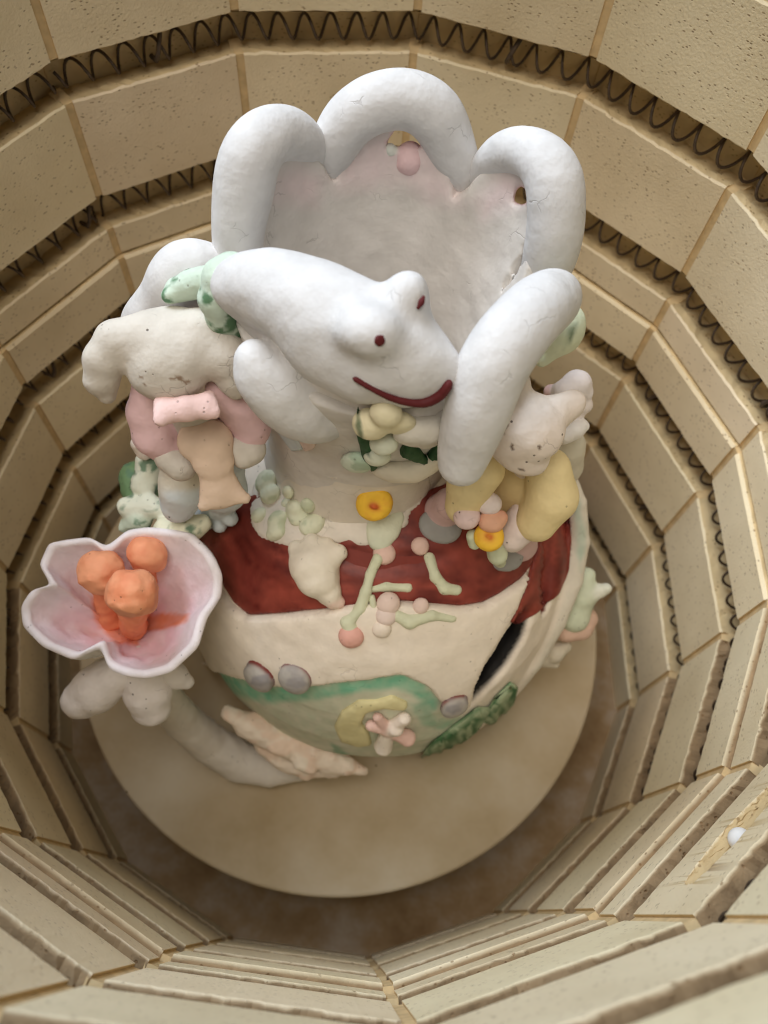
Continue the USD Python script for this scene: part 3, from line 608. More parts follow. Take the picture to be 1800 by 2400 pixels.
# front leg folded beside the body
fr.chain([(596, 842, -1.03, 46), (622, 885, -1.06, 66), (672, 930, -1.10, 78), (725, 962, -1.14, 74), (785, 970, -1.18, 50)], WHITE, k=0.018, smooth=True)
FRF = fr.field
mouth = [(826, 884), (845, 896), (866, 908), (888, 920), (910, 930), (932, 938), (955, 943), (978, 946), (1000, 944), (1020, 935), (1036, 922), (1047, 908), (1055, 892)]
mq = CubicSpline(np.arange(len(mouth)), np.array(mouth, float))(np.linspace(0, len(mouth)-1, 46))
pe = hit(890, 798, FRF)
ey = hit(987, 708, FRF)
FV, FF, FC_ = fr.geo()
frog = put('frog', FV, FF, M_CLAY, pot, FC_, True, label='white frog with a dark red mouth lying along the front rim')
mv = FV; mt = cKDTree(pix(mv)); mdep = np.linalg.norm(mv-CAM, axis=1)
def on_mesh(x, y):
    ii = mt.query_ball_point([x, y], 12); w = at(x, y, -1.0)-CAM; w /= np.linalg.norm(w); return CAM+w*(min(mdep[ii])+0.0024)
MPTS = np.array([on_mesh(x, y) for x, y in mq]); k7 = np.ones(7)/7
MPTS = np.stack([np.convolve(np.r_[[MPTS[0, k]]*3, MPTS[:, k], [MPTS[-1, k]]*3], k7, 'valid') for k in range(3)], 1)
ml = Clay(0.0028, 0.004, 0.0008, 50, 3)
u_ = np.linspace(0, 1, 46); wd = 0.0020+0.0036*np.sin(math.pi*np.clip(u_, 0, 1)**3.0)**0.8
ml.add(Chain([Cone(MPTS[q], wd[q], MPTS[q+1], wd[q+1]) for q in range(45)]), MAROON)
make('mouth', ml, M_PAINT, frog, label='dark red mouth line')
d_ = Clay(0.0025, 0.004, 0.001, 60, 3)
d_.disc(pe, grad(pe, FRF), 0.0065, 0.002, MAROON)
for a in range(5):
    g = grad(pe, FRF); t1 = np.cross(g, [0, 0, 1]); t1 /= np.linalg.norm(t1); t2 = np.cross(g, t1); d_.disc(pe+0.005*(math.cos(a*1.257)*t1+math.sin(a*1.257)*t2), g, 0.003, 0.0018, MAROON)
make('pupil', d_, M_PAINT, frog)
d_ = Clay(0.0022, 0.004, 0.0005, 60, 3); e2 = hit(980, 722, FRF); e3 = hit(993, 696, FRF); d_.add(Cone(e2, 0.0025, ey, 0.004), MAROON).add(Cone(ey, 0.004, e3, 0.0025), MAROON)
make('pupil', d_, M_PAINT, frog)

def leafy(name, chains, parent=pot, h=0.005, k=0.012, m=None, amp=0.003, seed=4, paints=(), **tags):
    cl = Clay(h, k, amp, 34, seed)
    for pts, col in chains: cl.chain(pts, col)
    for q in paints: cl.paint(q)
    return make(name, cl, m or M_PAINT, parent, **tags)
PGREEN = c(206, 222, 204)
GL = mottle(c(84, 124, 88), 34, 0.55, 0.62, 6, 0.95)
leafy('green_leaf', [([(545, 628, -0.98, 40), (520, 650, -0.99, 44), (512, 700, -1.02, 46), (520, 745, -1.06, 36), (548, 775, -1.09, 24)], PGREEN), ([(490, 655, -1.03, 34), (450, 668, -1.05, 34), (412, 680, -1.06, 28), (398, 692, -1.06, 20)], PGREEN)], paints=[GL], label='pale green leaf brushed dark green behind the frog')

# --- rabbit at the left
RW = c(210, 202, 190)
rb = Clay(0.0055, 0.03, 0.003, 22, 12)
rb.ball(412, 800, -1.11, 108, 92, 66, RW).ball(394, 860, -1.135, 94, 74, 62, RW).ball(392, 894, -1.16, 76, 46, 44, RW)
rb.chain([(335, 785, -1.10, 50), (275, 800, -1.11, 52), (242, 845, -1.13, 46), (238, 890, -1.16, 40), (250, 926, -1.185, 22)], RW, k=0.018)
rb.chain([(480, 785, -1.10, 62), (525, 835, -1.12, 58), (548, 885, -1.15, 42), (556, 908, -1.165, 30)], RW, k=0.018)
rb.chain([(450, 930, -1.22, 60), (455, 1010, -1.34, 70)], RW, k=0.03)
rb.chain([(430, 1150, -1.50, 46), (418, 1185, -1.54, 40)], BLUE).chain([(430, 1040, -1.42, 60), (425, 1140, -1.50, 48)], c(206, 196, 176))
FT = on(BF, 530, 1205, 0.03); FD_ = dep(FT)/FPX
rb.chain([(530, 1100, -1.46, 45), (530, 1150, -1.52, 40)], BLUE); rb.add(Cone(at(530, 1150, -1.52), 40*FD_, FT, 32*FD_), BLUE)
for x, y in ((492, 1212), (515, 1230), (545, 1234), (570, 1218)): rb.add(Cone(FT, 24*FD_, on(BF, x, y, 0.034), 18*FD_), BLUE, 0.005)
RBF = rb.field
for q in ((331, 888, 5.5), (338, 899, 3), (420, 888, 5), (440, 897, 4.5), (403, 888, 2.5)):
    p = hit(q[0], q[1], RBF); rb.cut(Ell(p, np.full(3, q[2]*dep(p)/FPX)*[1, 1, 0.8]), c(150, 128, 108), 0.002)
rabbit = make('rabbit', rb, M_PIT, pot, label='pitted cream rabbit with drooping ears at the left of the neck')
sw = Clay(0.0055, 0.025, 0.003, 26, 13)
PK = c(228, 192, 194)
sw.k = 0.012; sw.chain([(348, 915, -1.21, 40), (345, 965, -1.25, 48), (362, 1020, -1.29, 50), (398, 1052, -1.32, 44)], PK).chain([(510, 905, -1.2, 50), (562, 950, -1.24, 54), (588, 1000, -1.28, 46), (578, 1032, -1.30, 40)], PK)
sw.chain([(450, 935, -1.25, 74), (460, 985, -1.33, 80)], c(214, 176, 180))
make('jumper', sw, M_PAINT, rabbit, label='pale pink jumper')
for pts in ([(398, 1070, -1.32, 38), (424, 1092, -1.33, 36)], [(560, 1048, -1.30, 34), (588, 1055, -1.305, 34), (572, 1070, -1.31, 30)]):
    make('paw', Clay(0.005, 0.012, 0.002, 30, 2).chain(pts, RW), M_PIT, rabbit)
nb_ = (CAM-at(435, 955, -1.16)); nb_ /= np.linalg.norm(nb_); BWC = c(236, 202, 196)
bw_ = Clay(0.0045, 0.014, 0.0018, 30, 2).chain([(392, 962, -1.155, 30), (438, 958, -1.15, 30), (480, 950, -1.15, 29)], BWC, flat=(nb_, 1.7))
for x, y, r in ((374, 944, 15), (376, 984, 17), (490, 930, 15), (502, 966, 16)): bw_.chain([(0.6*x+0.4*(392 if x < 430 else 480), 0.6*y+0.4*958, -1.153, 20), (x, y, -1.153, r)], BWC, flat=(nb_, 1.6))
make('bow', bw_, M_PAINT, rabbit, label='pale pink bow under the chin')
n0 = (CAM-at(490, 1100, -1.30)); n0 /= np.linalg.norm(n0)
fs = Clay(0.0045, 0.02, 0.0025, 30, 5)
fs.chain([(470, 1034, -1.27, 54), (492, 1038, -1.27, 54), (498, 1080, -1.29, 48), (508, 1120, -1.315, 38), (518, 1150, -1.335, 42)], TAN, flat=(n0, 2.0)).chain([(510, 1148, -1.33, 32), (476, 1186, -1.345, 14)], TAN, flat=(n0, 1.8)).chain([(525, 1146, -1.33, 32), (574, 1168, -1.34, 14)], TAN, flat=(n0, 1.8))
FSF = fs.field
arc = [hit(a, b, FSF) for a, b in ((496, 1052), (486, 1072), (490, 1098), (506, 1112))]
for a, b in zip(arc[:-1], arc[1:]): fs.add(Cone(a-n0*0.001, 0.008, b-n0*0.001, 0.008), c(228, 204, 178), 0.006)
arc = [hit(a, b, FSF) for a, b in ((456, 1028), (474, 1014), (496, 1015), (508, 1030))]
for a, b in zip(arc[:-1], arc[1:]): fs.add(Cone(a-n0*0.002, 0.007, b-n0*0.002, 0.007), c(226, 198, 172), 0.006)
make('held_fish', fs, M_PAINT, rabbit, label='tan clay fish held tail down in both paws')

# leaves heaped below the rabbit
LW = c(222, 224, 206)
leafy('leaf_clump', [([(300, 1190, -1.62, 26), (350, 1185, -1.61, 30), (385, 1195, -1.61, 22)], LW), ([(330, 1215, -1.63, 30), (300, 1230, -1.65, 22)], c(200, 210, 190)), ([(340, 1135, -1.6, 34), (352, 1085, -1.57, 30), (368, 1060, -1.55, 18)], c(214, 216, 196)), ([(395, 1242, -1.62, 34), (440, 1240, -1.61, 34), (475, 1228, -1.61, 24)], c(228, 226, 200)), ([(350, 1260, -1.66, 22), (420, 1262, -1.66, 24)], c(214, 206, 184)), ([(320, 1120, -1.68, 40), (330, 1160, -1.68, 40)], c(110, 140, 100))], k=0.008, amp=0.006, paints=[mottle(c(92, 124, 98), 40, 0.56, 0.64, 9, 0.9)], label='crumpled pale green leaves under the rabbit')
leafy('leaf', [([(330, 1040, -1.5, 22), (338, 1060, -1.52, 20)], c(222, 210, 198))])

# --- bear at the right
BW = c(232, 218, 206)
be = Clay(0.0055, 0.03, 0.004, 26, 15)
be.ball(1235, 1000, -1.19, 92, 88, 72, BW).ball(1210, 1045, -1.215, 62, 50, 46, BW, k=0.02).ball(1235, 1078, -1.235, 52, 38, 38, BW, k=0.02)
be.chain([(1212, 925, -1.16, 36), (1214, 898, -1.15, 30)], BW, k=0.012).chain([(1310, 962, -1.18, 42), (1340, 948, -1.175, 34)], BW, k=0.012)

be.chain([(1222, 1232, -1.46, 44), (1200, 1250, -1.48, 42), (1232, 1200, -1.44, 36)], c(234, 218, 212))
be.chain([(1235, 1080, -1.34, 36), (1215, 1150, -1.52, 34), (1215, 1235, -1.60, 30)], BW)
be.chain([(1060, 1180, -1.47, 40), (1035, 1200, -1.53, 46)], c(214, 182, 180)).chain([(1215, 1240, -1.55, 40), (1218, 1275, -1.62, 42)], c(214, 182, 180))
BEF = be.field
for q in ((1177, 1012, 5.5), (1199, 1050, 4), (1266, 1047, 4), (1221, 1102, 4), (1186, 998, 3)):
    p = hit(q[0], q[1], BEF); be.cut(Ell(p, np.full(3, q[2]*dep(p)/FPX)), c(120, 100, 86), 0.002)
bear = make('bear', be, M_PIT, pot, label='pinkish white bear seated at the right holding a posy')
sw = Clay(0.0055, 0.03, 0.0015, 20, 16); YS = c(234, 214, 162)
sw.k = 0.014; sw.chain([(1285, 1100, -1.33, 54), (1292, 1165, -1.38, 62), (1258, 1220, -1.43, 50)], YS).chain([(1130, 1100, -1.33, 54), (1100, 1140, -1.37, 52), (1086, 1185, -1.41, 44)], YS).chain([(1210, 1110, -1.42, 78), (1190, 1165, -1.52, 74)], c(226, 202, 150))
make('jumper', sw, M_PAINT, bear, label='soft yellow jumper')
for (x, y, rx), (sx, sy) in (((1038, 1200, 44), (1030, 1247)), ((1218, 1270, 42), (1176, 1312))):
    p = hit(sx, sy-8, BF); make('shoe_sole', Clay(0.0045, 0.01, 0.001, 30, 2).disc(p+[0, 0, 0.012], [0.1, -0.45, 0.88], 0.047, 0.014, c(156, 154, 150), asp=0.8), M_PAINT, bear, label='grey shoe sole')
FD = c(232, 206, 202)
make('posy_bud', Clay(0.0045, 0.01, 0.002, 30, 2).ball(1146, 1180, -1.385, 30, 28, 26, c(236, 222, 218)), M_PIT, bear, label='white bud of the posy')
make('posy_bud', Clay(0.0045, 0.01, 0.002, 30, 2).ball(1094, 1212, -1.40, 33, 30, 28, c(232, 206, 202)), M_PIT, bear, label='pink bud of the posy')
make('posy_bud', Clay(0.0045, 0.01, 0.003, 34, 2).ball(1152, 1222, -1.405, 32, 28, 26, c(236, 182, 152)).ball(1172, 1212, -1.405, 18, 16, 20, c(236, 176, 150)), M_PAINT, bear, label='salmon orange bud of the posy')
def daffodil(px, py, z, r, parent, ax=None, **t):
    p = at(px, py, z); g = r*dep(p)/FPX; n = (CAM-p)/np.linalg.norm(CAM-p) if ax is None else ax
    cl = Clay(0.0036, 0.01, 0.0016, 40, 4); a = np.cross(n, [1, 0, 0]); a /= np.linalg.norm(a); b = np.cross(n, a)
    for k in range(10): q = p+g*0.62*(math.cos(k*0.628)*a+math.sin(k*0.628)*b); cl.add(Ell(q, np.full(3, g*0.42)), c(246, 196, 62))
    cl.disc(p, n, g*0.7, g*0.36, c(240, 186, 66)); cl.disc(p+n*g*0.42, n, g*0.24, g*0.2, c(206, 96, 44), k=0.002, asp=0.6); cl.paint(mottle(c(232, 164, 60), 60, 0.55, 0.68, 3, 0.5))
    return make('daffodil', cl, M_PAINT, parent, **t)
daffodil(1146, 1258, -1.43, 34, bear, label='yellow trumpet flower of the posy')
leafy('posy_stem', [([(1152, 1268, -1.45, 18), (1166, 1300, -1.50, 23), (1172, 1318, -1.53, 14)], SAGE), ([(1108, 1256, -1.45, 16), (1112, 1274, -1.47, 15)], SAGE)], parent=bear, h=0.0042, amp=0.001)
# figure behind the bear
leafy('small_figure', [([(1322, 918, -1.34, 28), (1352, 900, -1.33, 32), (1368, 918, -1.35, 22)], c(238, 230, 230)), ([(1290, 918, -1.36, 16), (1300, 925, -1.36, 14)], PINK), ([(1368, 950, -1.38, 22), (1330, 960, -1.42, 40)], c(236, 226, 222)), ([(1320, 1020, -1.42, 22), (1350, 1008, -1.41, 20), (1366, 998, -1.41, 15)], c(238, 234, 230)), ([(1325, 1040, -1.52, 46), (1318, 1090, -1.60, 48)], c(214, 208, 190))], m=M_CLAY, label='white and pink figure half hidden behind the bear')
leafy('leaf', [([(1195, 855, -1.1, 30), (1180, 920, -1.18, 34), (1170, 975, -1.24, 30)], c(220, 224, 196))], paints=[mottle(c(236, 226, 170), 20, 0.4, 0.6, 2, 0.6), mottle(c(84, 112, 76), 60, 0.66, 0.7, 2, 0.7)], label='pale yellow green leaf beside the front rim loop')
# torn rim flake
leafy('shell_edge', [([(1305, 1128, -1.62, 10), (1335, 1112, -1.62, 11), (1350, 1098, -1.62, 7)], c(232, 224, 210))], h=0.004)

# --- ornaments on the neck
NS = lambda p: np.minimum(neck_solid(p), body_f(p))-0.005
def stud(cl, px, py, r, sdf, col, asp=1.0, flat=0.6, off=0.3, k=0.006):
    p = hit(px, py, sdf); g = grad(p, sdf); rr = r*dep(p)/FPX; cl.disc(p+g*rr*flat*off, g, rr, rr*flat, col, k=k, asp=asp); return cl
cl = Clay(0.0045, 0.016, 0.003, 34, 6)
stud(cl, 872, 985, 46, NS, YEL, 1.0, 0.8); stud(cl, 905, 960, 40, NS, YEL, 1.0, 0.8); stud(cl, 900, 1020, 34, NS, c(228, 232, 212), 1, 0.9, 0.6); stud(cl, 885, 1055, 34, NS, c(228, 232, 212), 1, 0.8, 0.5); stud(cl, 935, 985, 40, NS, YEL)
cl.paint(poly_paint([(838, 950), (850, 1020), (870, 1075), (852, 1060), (834, 1000)], DGREEN, 3, 0.9, 0.3, 5))
make('blossom', cl, M_PAINT, pot, label='cream yellow blossom under the chin of the frog')
cl = Clay(0.0045, 0.016, 0.003, 34, 6); stud(cl, 985, 1000, 70, NS, c(226, 220, 208), 0.7, 0.5); stud(cl, 1000, 1010, 40, NS, c(220, 216, 204), 1, 0.8)
make('blossom', cl, M_PAINT, pot, label='cream folded petal beside the front rim loop')
def dark_leaf(pts, **t): patch('dark_leaf', pts, NS, 0.012, M_PAINT, pot, lambda V, U: DGREEN*(0.7+0.7*fbm(V*60, 3, 3)[:, None]), 10, 8, **t)
dark_leaf([(838, 960), (850, 1010), (880, 1050), (900, 1075), (870, 1100), (848, 1060), (835, 1000)], label='dark green leaf edge under the yellow blossom')
dark_leaf([(938, 1062), (950, 1038), (985, 1055), (1000, 1075), (1030, 1035), (1032, 1072), (990, 1082), (960, 1072)], label='dark green leaf beside the front rim loop')
cl = Clay(0.005, 0.02, 0.003, 30, 7); stud(cl, 838, 1080, 40, NS, c(212, 222, 204), 1.2, 0.5, 0.2)
cl.paint(mottle(c(150, 178, 150), 40, 0.5, 0.62, 3, 0.6)); make('leaf', cl, M_PAINT, pot, label='pale green leaf end on the neck')
cl = Clay(0.005, 0.03, 0.002, 30, 7); 
for x, y, r in ((905, 1098, 34), (950, 1104, 42), (1000, 1085, 40), (1030, 1065, 26)): stud(cl, x, y, r, NS, c(232, 224, 208), 1, 0.5, 0.2, 0.03)
make('folded_petal', cl, M_CREAM, pot, label='smooth cream fold below the dark leaves')
patch('blue_stain', [(640, 985), (668, 1000), (700, 1030), (710, 1055), (685, 1058), (668, 1035), (648, 1010)], NS, 0.003, M_PAINT, pot, c(206, 214, 216), 9, 6)
patch('pink_stain', [(700, 1030), (735, 1025), (738, 1050), (715, 1058)], NS, 0.004, M_PAINT, pot, c(226, 204, 192), 9, 6)
p = hit(877, 1180, NS); daffodil(877, 1180, p[2]+0.016, 42, pot, ax=np.array([0.05, -0.75, 0.66]), label='yellow trumpet flower at the foot of the neck')
cl = Clay(0.0045, 0.02, 0.003, 34, 6); stud(cl, 900, 1235, 40, NS, c(222, 224, 200), 1.2, 0.5); stud(cl, 890, 1265, 28, NS, c(218, 222, 198)); stud(cl, 925, 1215, 24, NS, c(220, 224, 200))
make('leaf', cl, M_PAINT, pot, label='pale green leaf below the yellow flower')
for pts in ([(632, 1130, 26), (640, 1160, 22)], [(680, 1150, 16), (676, 1180, 14)], [(612, 1208, 18)], [(655, 1220, 22), (652, 1245, 22)], [(700, 1190, 26), (705, 1210, 22)], [(725, 1180, 18)], [(735, 1230, 26)]):
    cl = Clay(0.0042, 0.014, 0.0025, 40, 6)
    for x, y, r in pts: stud(cl, x, y, r, NS, c(224, 226, 200), 1.3, 0.8, 0.5)
    cl.paint(mottle(c(170, 184, 148), 40, 0.55, 0.65, 4, 0.5)); make('green_bud', cl, M_PAINT, pot)

# --- ornaments on the vessel
def body_top(p): return body_f(p)
def seg(cl, pts, sdf, col, k=0.008, off=0.2):
    S = []
    for x, y, r in pts:
        p = hit(x, y, sdf); rr = r*dep(p)/FPX; S.append((p+grad(p, sdf)*rr*off, rr))
    if len(S) == 1: S *= 2
    return cl.add(Chain([Cone(p, r, q, t) for (p, r), (q, t) in zip(S[:-1], S[1:])]), col, k)
def ap_f(p): return body_f(p)-0.014
fan = Clay(0.0045, 0.02, 0.003, 34, 9); FC = c(236, 226, 208)
for x, y in ((702, 1285), (735, 1272), (768, 1282), (795, 1296)): seg(fan, [(745, 1340, 34), (x, y, 22)], NS, FC, 0.012, 0.6)
seg(fan, [(742, 1322, 54), (752, 1350, 48), (772, 1385, 30), (785, 1408, 18)], NS, FC, 0.02, 0.4)
seg(fan, [(784, 1405, 20), (796, 1410, 14)], NS, c(232, 196, 182), 0.006, 0.5)
make('flower', fan, M_CREAM, pot, label='cream bell flower with a pink tip lying on the red glaze')
ST_ = c(214, 216, 186); BUD = c(228, 194, 180)
def stem(pts, sdf=body_f, col=ST_, **t): make('stem', seg(Clay(0.004, 0.01, 0.0015, 40, 3), pts, sdf, col), M_PAINT, pot, **t)
def bud(x, y, r, sdf=body_f, col=BUD, **t): make('flower_bud', stud(Clay(0.004, 0.01, 0.0015, 40, 3), x, y, r, sdf, col, 1, 0.7, 0.4), M_PAINT, pot, **t)
stem([(885, 1310, 14), (868, 1345, 11), (858, 1385, 13), (845, 1425, 14), (815, 1455, 16), (822, 1470, 18)], ap_f, label='pale green stem crossing from red glaze to apron')
stem([(868, 1380, 10), (905, 1374, 12), (955, 1376, 12)], label='short level stem on the red glaze')
stem([(1004, 1305, 14), (1018, 1350, 14), (1040, 1378, 15), (1068, 1382, 13)], label='bent pale green stem on the red glaze')
stem([(930, 1440, 16), (960, 1455, 18), (1010, 1440, 14), (1060, 1448, 10)], ap_f, label='faint pale green stem on the cream apron')
stem([(872, 1400, 8), (876, 1425, 8)], ap_f)
bud(900, 1297, 27, label='pink bud at the top of the long stem'); bud(983, 1280, 22, label='round pink bud alone on the red glaze'); bud(824, 1487, 30, ap_f, c(224, 170, 156), label='rose bud at the bottom of the long stem')
bud(910, 1412, 28, ap_f, c(232, 208, 196)); bud(905, 1440, 26, ap_f, c(234, 214, 204)); bud(985, 1418, 20, ap_f, c(232, 206, 194))
bud(895, 1470, 24, ap_f, c(234, 220, 204))
# grey knobs with dark red edges
for x, y, r in ((612, 1582, 40), (694, 1586, 40), (1062, 1650, 34)):
    cl = Clay(0.0038, 0.01, 0.0012, 40, 3); stud(cl, x+1, y-r*0.10, r*1.05, ap_f, c(122, 40, 34), 1, 0.22, 0.3, 0.003); stud(cl, x, y, r, ap_f, c(176, 170, 162), 1, 0.5, 0.6, 0.003); cl.paint(poly_paint([(x-r*0.5, y+4), (x+r*0.4, y-2), (x+r*0.6, y+r*0.5), (x, y+r*0.7), (x-r*0.6, y+r*0.5)], c(140, 136, 138), 3, 0.9, 0.3, 3)); cl.paint(mottle(c(150, 144, 142), 40, 0.45, 0.6, 4, 0.6))
    make('knob', cl, M_PAINT, pot, label={612: 'left grey knob of the pair on the green edge', 694: 'right grey knob of the pair on the green edge', 1062: 'single grey knob at the foot of the slot'}[x])
# peach ruffled leaf along the foot
pl = Clay(0.005, 0.014, 0.006, 40, 12); PE = c(242, 226, 208)
pl.chain([(535, 1672, -2.16, 18), (575, 1695, -2.19, 28), (630, 1722, -2.22, 33), (700, 1752, -2.25, 36), (765, 1775, -2.27, 34), (815, 1795, -2.28, 22), (854, 1807, -2.29, 9)], PE)
pl.chain([(610, 1740, -2.25, 18), (660, 1782, -2.28, 22), (720, 1802, -2.30, 24), (790, 1806, -2.30, 16)], PE, 0.012)
for x, y, r in ((590, 1685, 16), (640, 1708, 17), (672, 1722, 15), (735, 1742, 16), (775, 1752, 15), (700, 1790, 16), (640, 1752, 14)): pl.chain([(x, y, -2.19-(x-590)*0.0004, r), (x+30, y+14, -2.2-(x-590)*0.0004, r*0.8)], c(240, 226, 208), 0.008)
pl.paint(mottle(c(234, 206, 184), 30, 0.45, 0.6, 3, 0.8)); make('ruffled_leaf', pl, M_PAINT, pot, label='peach ruffled leaf along the foot of the vessel')
patch('spiral', [(880, 1640), (840, 1640), (800, 1665), (785, 1700), (800, 1735), (840, 1747), (872, 1742), (864, 1716), (846, 1692), (858, 1668), (900, 1657), (950, 1662), (956, 1645), (920, 1630)], body_f, 0.010, M_PAINT, pot, lambda V, U: c(226, 216, 166)*(0.92+0.16*fbm(V*40, 2, 4)[:, None]), 10, 16, lift=0.002, label='pale yellow curl on the green foot')
cl = Clay(0.0042, 0.01, 0.002, 40, 4)
for x, y, r, col in ((945, 1672, 17, c(240, 226, 212)), (870, 1688, 14, c(234, 198, 186)), (952, 1712, 20, c(234, 196, 184)), (898, 1730, 22, c(240, 228, 214)), (925, 1690, 20, c(240, 226, 212)), (885, 1672, 12, c(226, 190, 178))): seg(cl, [(910, 1698, 14), (x, y, r)], body_f, col, 0.006, 0.9)
make('flower', cl, M_PAINT, pot, label='small white flower with pink petals on the green foot')
for k, pts in enumerate(([(985, 1782), (1010, 1745), (1070, 1700), (1120, 1660), (1150, 1660), (1120, 1710), (1060, 1762), (1010, 1785)], [(1130, 1690), (1160, 1640), (1200, 1600), (1214, 1610), (1200, 1660), (1160, 1705)])):
    patch('green_leaf', pts, lambda p: body_f(p)-0.006 if True else 0, 0.008, M_PAINT, pot, lambda V, U: (c(70, 112, 72)+(c(176, 190, 156)-c(70, 112, 72))*np.clip((fbm(V*38, 3, 5)-0.42)/0.16, 0, 1)[:, None]), 11, 8, label=('long green leaf under the right edge of the vessel', 'upper green leaf under the right edge of the vessel')[k])
# green and pink sprout at the far right
leafy('sprout', [([(1345, 1450, -2.02, 34), (1362, 1400, -1.98, 34), (1372, 1350, -1.95, 22)], c(206, 212, 186)), ([(1375, 1395, -1.97, 24), (1405, 1385, -1.96, 16), (1420, 1380, -1.96, 14)], c(224, 224, 208))], label='pale green sprout on the right side')
leafy('flower_bud', [([(1330, 1470, -2.06, 36), (1360, 1465, -2.06, 34), (1375, 1450, -2.05, 26)], c(220, 186, 166))], label='peach bud below the sprout')
leafy('ruffle', [([(1300, 1530, -2.12, 24), (1325, 1515, -2.12, 16)], c(216, 206, 186)), ([(1270, 1545, -2.14, 20), (1300, 1555, -2.15, 12)], c(216, 206, 186))], label='small cream ruffle on the right side')

# --- trumpet flower at the left with its stamens
rim = np.array([(113, 1333), (132, 1287), (170, 1281), (219, 1278), (256, 1302), (296, 1264), (339, 1256), (390, 1258), (436, 1266), (476, 1306), (500, 1352), (496, 1400), (462, 1446), (446, 1506), (390, 1558), (339, 1570), (290, 1562), (262, 1546), (248, 1498), (190, 1530), (122, 1505), (78, 1462), (74, 1420), (96, 1388), (142, 1376)], float)
ls = shapely.LinearRing(rim); NU = 130
R0 = np.array([ls.interpolate(i/NU, normalized=True).coords[0] for i in range(NU)])
ker = np.array([0, 1, 2, 1, 0])/4.0; R0 = np.stack([np.convolve(np.r_[R0[-2:, k], R0[:, k], R0[:2, k]], ker, 'valid') for k in (0, 1)], 1)
dn = np.linalg.norm(R0-[290, 1420], axis=1)
RIMP = np.array([at(x, y, -1.64+0.03*(fbm(np.array([[x/60, y/60, 0.0]]), 2, 4)[0]-0.5)-0.0003*(y-1420)) for x, y in R0])
BOT = at(312, 1478, -1.83)
rows_, cols_ = [], []
def cupring(s_, off):
    h = s_**1.7 if s_ < 1 else 1.0
    q = BOT[None]+(RIMP-BOT)*np.array([1, 1, 0])*(0.04+0.96*s_) + np.array([0, 0, 1.0])*(RIMP[:, 2:3]-BOT[2])*h
    q = q+0.014*(fbm(q*26, 3, 6)-0.5)[:, None]*min(1, 2*(1-abs(2*s_-1))+0.3)
    return q
ctr = RIMP.mean(0)
radial = RIMP-ctr; radial[:, 2] = 0; radial /= np.linalg.norm(radial, axis=1, keepdims=True)
TK = 0.021
for s_ in np.linspace(0, 1, 18):
    q = cupring(s_, 0); rows_.append(q); w = np.clip((s_-0.62+0.3*(fbm(q*16, 2, 5)[:, None]-0.5))/0.3, 0, 1)
    nz = fbm(q*24, 3, 3)[:, None]; pnk = c(240, 208, 216)*(1-np.clip((nz-0.45)/0.2, 0, 1)*0.5)+c(240, 226, 226)*np.clip((nz-0.45)/0.2, 0, 1)*0.5
    cols_.append(pnk*(1-w)+c(238, 228, 233)*w)
for a in np.linspace(0.35, math.pi-0.35, 5):
    rows_.append(RIMP + radial*(TK/2*(1-math.cos(a)))[..., None] + np.array([0, 0, 1.0])*(TK/2*math.sin(a)) if False else RIMP+radial*TK/2*(1-math.cos(a))+np.array([0, 0, 1.0])*TK/2*math.sin(a)); cols_.append(np.tile(c(238, 230, 233), (NU, 1)))
for s_ in np.linspace(1, 0, 14):
    q = cupring(s_, 0)+radial*TK*min(1, s_*1.5+0.2)+np.array([0, 0, -1.0])*TK*(1-s_)*1.2; rows_.append(q); cols_.append(np.tile(c(234, 230, 226), (NU, 1)))
V = np.concatenate(rows_+[BOT[None]+[0, 0, 0.0], BOT[None]-[0, 0, TK*1.3]]); COLS = np.concatenate(cols_+[c(240, 206, 210)[None], WHITE[None]]); nr = len(rows_)
i, j = np.meshgrid(np.arange(nr-1), np.arange(NU), indexing='ij'); i, j = i.ravel(), j.ravel(); j2 = (j+1) % NU
F = np.concatenate([np.stack([i*NU+j, i*NU+j2, (i+1)*NU+j2], 1), np.stack([i*NU+j, (i+1)*NU+j2, (i+1)*NU+j], 1)])
jj = np.arange(NU); F = np.concatenate([F, np.stack([np.full(NU, nr*NU), (jj+1) % NU, jj], 1), np.stack([np.full(NU, nr*NU+1), (nr-1)*NU+jj, (nr-1)*NU+(jj+1) % NU], 1)])
if trimesh.Trimesh(V, F, process=False).volume < 0: F = F[:, ::-1]
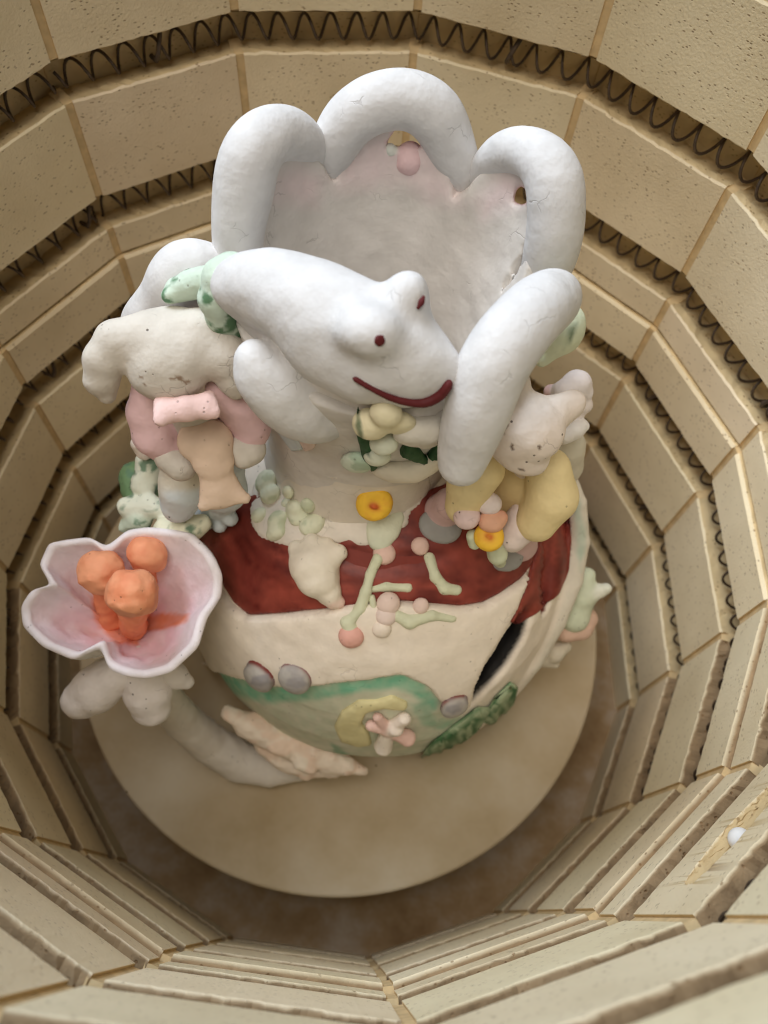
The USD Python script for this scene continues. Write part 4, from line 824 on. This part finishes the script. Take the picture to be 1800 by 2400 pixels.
COLS = poly_paint([(268, 1420), (300, 1430), (360, 1440), (400, 1436), (442, 1440), (438, 1458), (390, 1475), (340, 1480), (322, 1512), (300, 1508), (275, 1510), (245, 1480), (222, 1455), (215, 1400)], ORANGE, 4, 0.95, 0.25, 8, facing=-0.5)(V, normals(V, F), COLS)
flower = put('trumpet_flower', V, F, M_PAINT, pot, COLS, True, label='large pink cupped flower with a white edge at the left')
for x, y, z, r, fx, fy in ((238, 1340, -1.60, 54, 262, 1450), (345, 1300, -1.62, 47, 330, 1420), (311, 1390, -1.56, 62, 312, 1470)):
    cl = Clay(0.005, 0.02, 0.008, 34, int(x)).ball(x, y, z, r, r*0.93, r*0.96, c(240, 164, 124)); cl.paint(mottle(c(228, 132, 92), 34, 0.42, 0.66, 4, 0.6)); cl.chain([(x, y+8, z-0.05, r*0.55), (fx, fy, -1.80, 30)], ORANGE)
    make('stamen', cl, M_PAINT, flower, label={238: 'left orange stamen ball', 345: 'upper right orange stamen ball', 311: 'front orange stamen ball'}[x])
leafy('calyx_leaf', [([(290, 1565, -1.84, 46), (225, 1615, -1.88, 56), (190, 1640, -1.90, 46)], c(238, 230, 226))], parent=flower, m=M_PIT)
leafy('calyx_leaf', [([(330, 1560, -1.84, 50), (346, 1622, -1.89, 56), (354, 1656, -1.92, 46)], c(238, 230, 226))], parent=flower, m=M_PIT)
leafy('calyx_leaf', [([(375, 1565, -1.86, 34), (414, 1586, -1.88, 28), (438, 1598, -1.89, 18)], c(234, 227, 220))], parent=flower, m=M_PIT)
leafy('flower_tube', [([(318, 1530, -1.97, 56), (335, 1570, -1.98, 56), (370, 1610, -2.00, 46)], c(228, 222, 212))], parent=flower, m=M_CLAY)
leafy('tail', [([(380, 1630, -2.04, 42), (430, 1690, -2.22, 44), (490, 1742, -2.35, 46), (560, 1785, -2.42, 46), (630, 1806, -2.43, 38), (700, 1808, -2.43, 24)], c(228, 220, 209))], m=M_CREAM, h=0.007, k=0.03, label='grey white tapering tail curling round the foot')
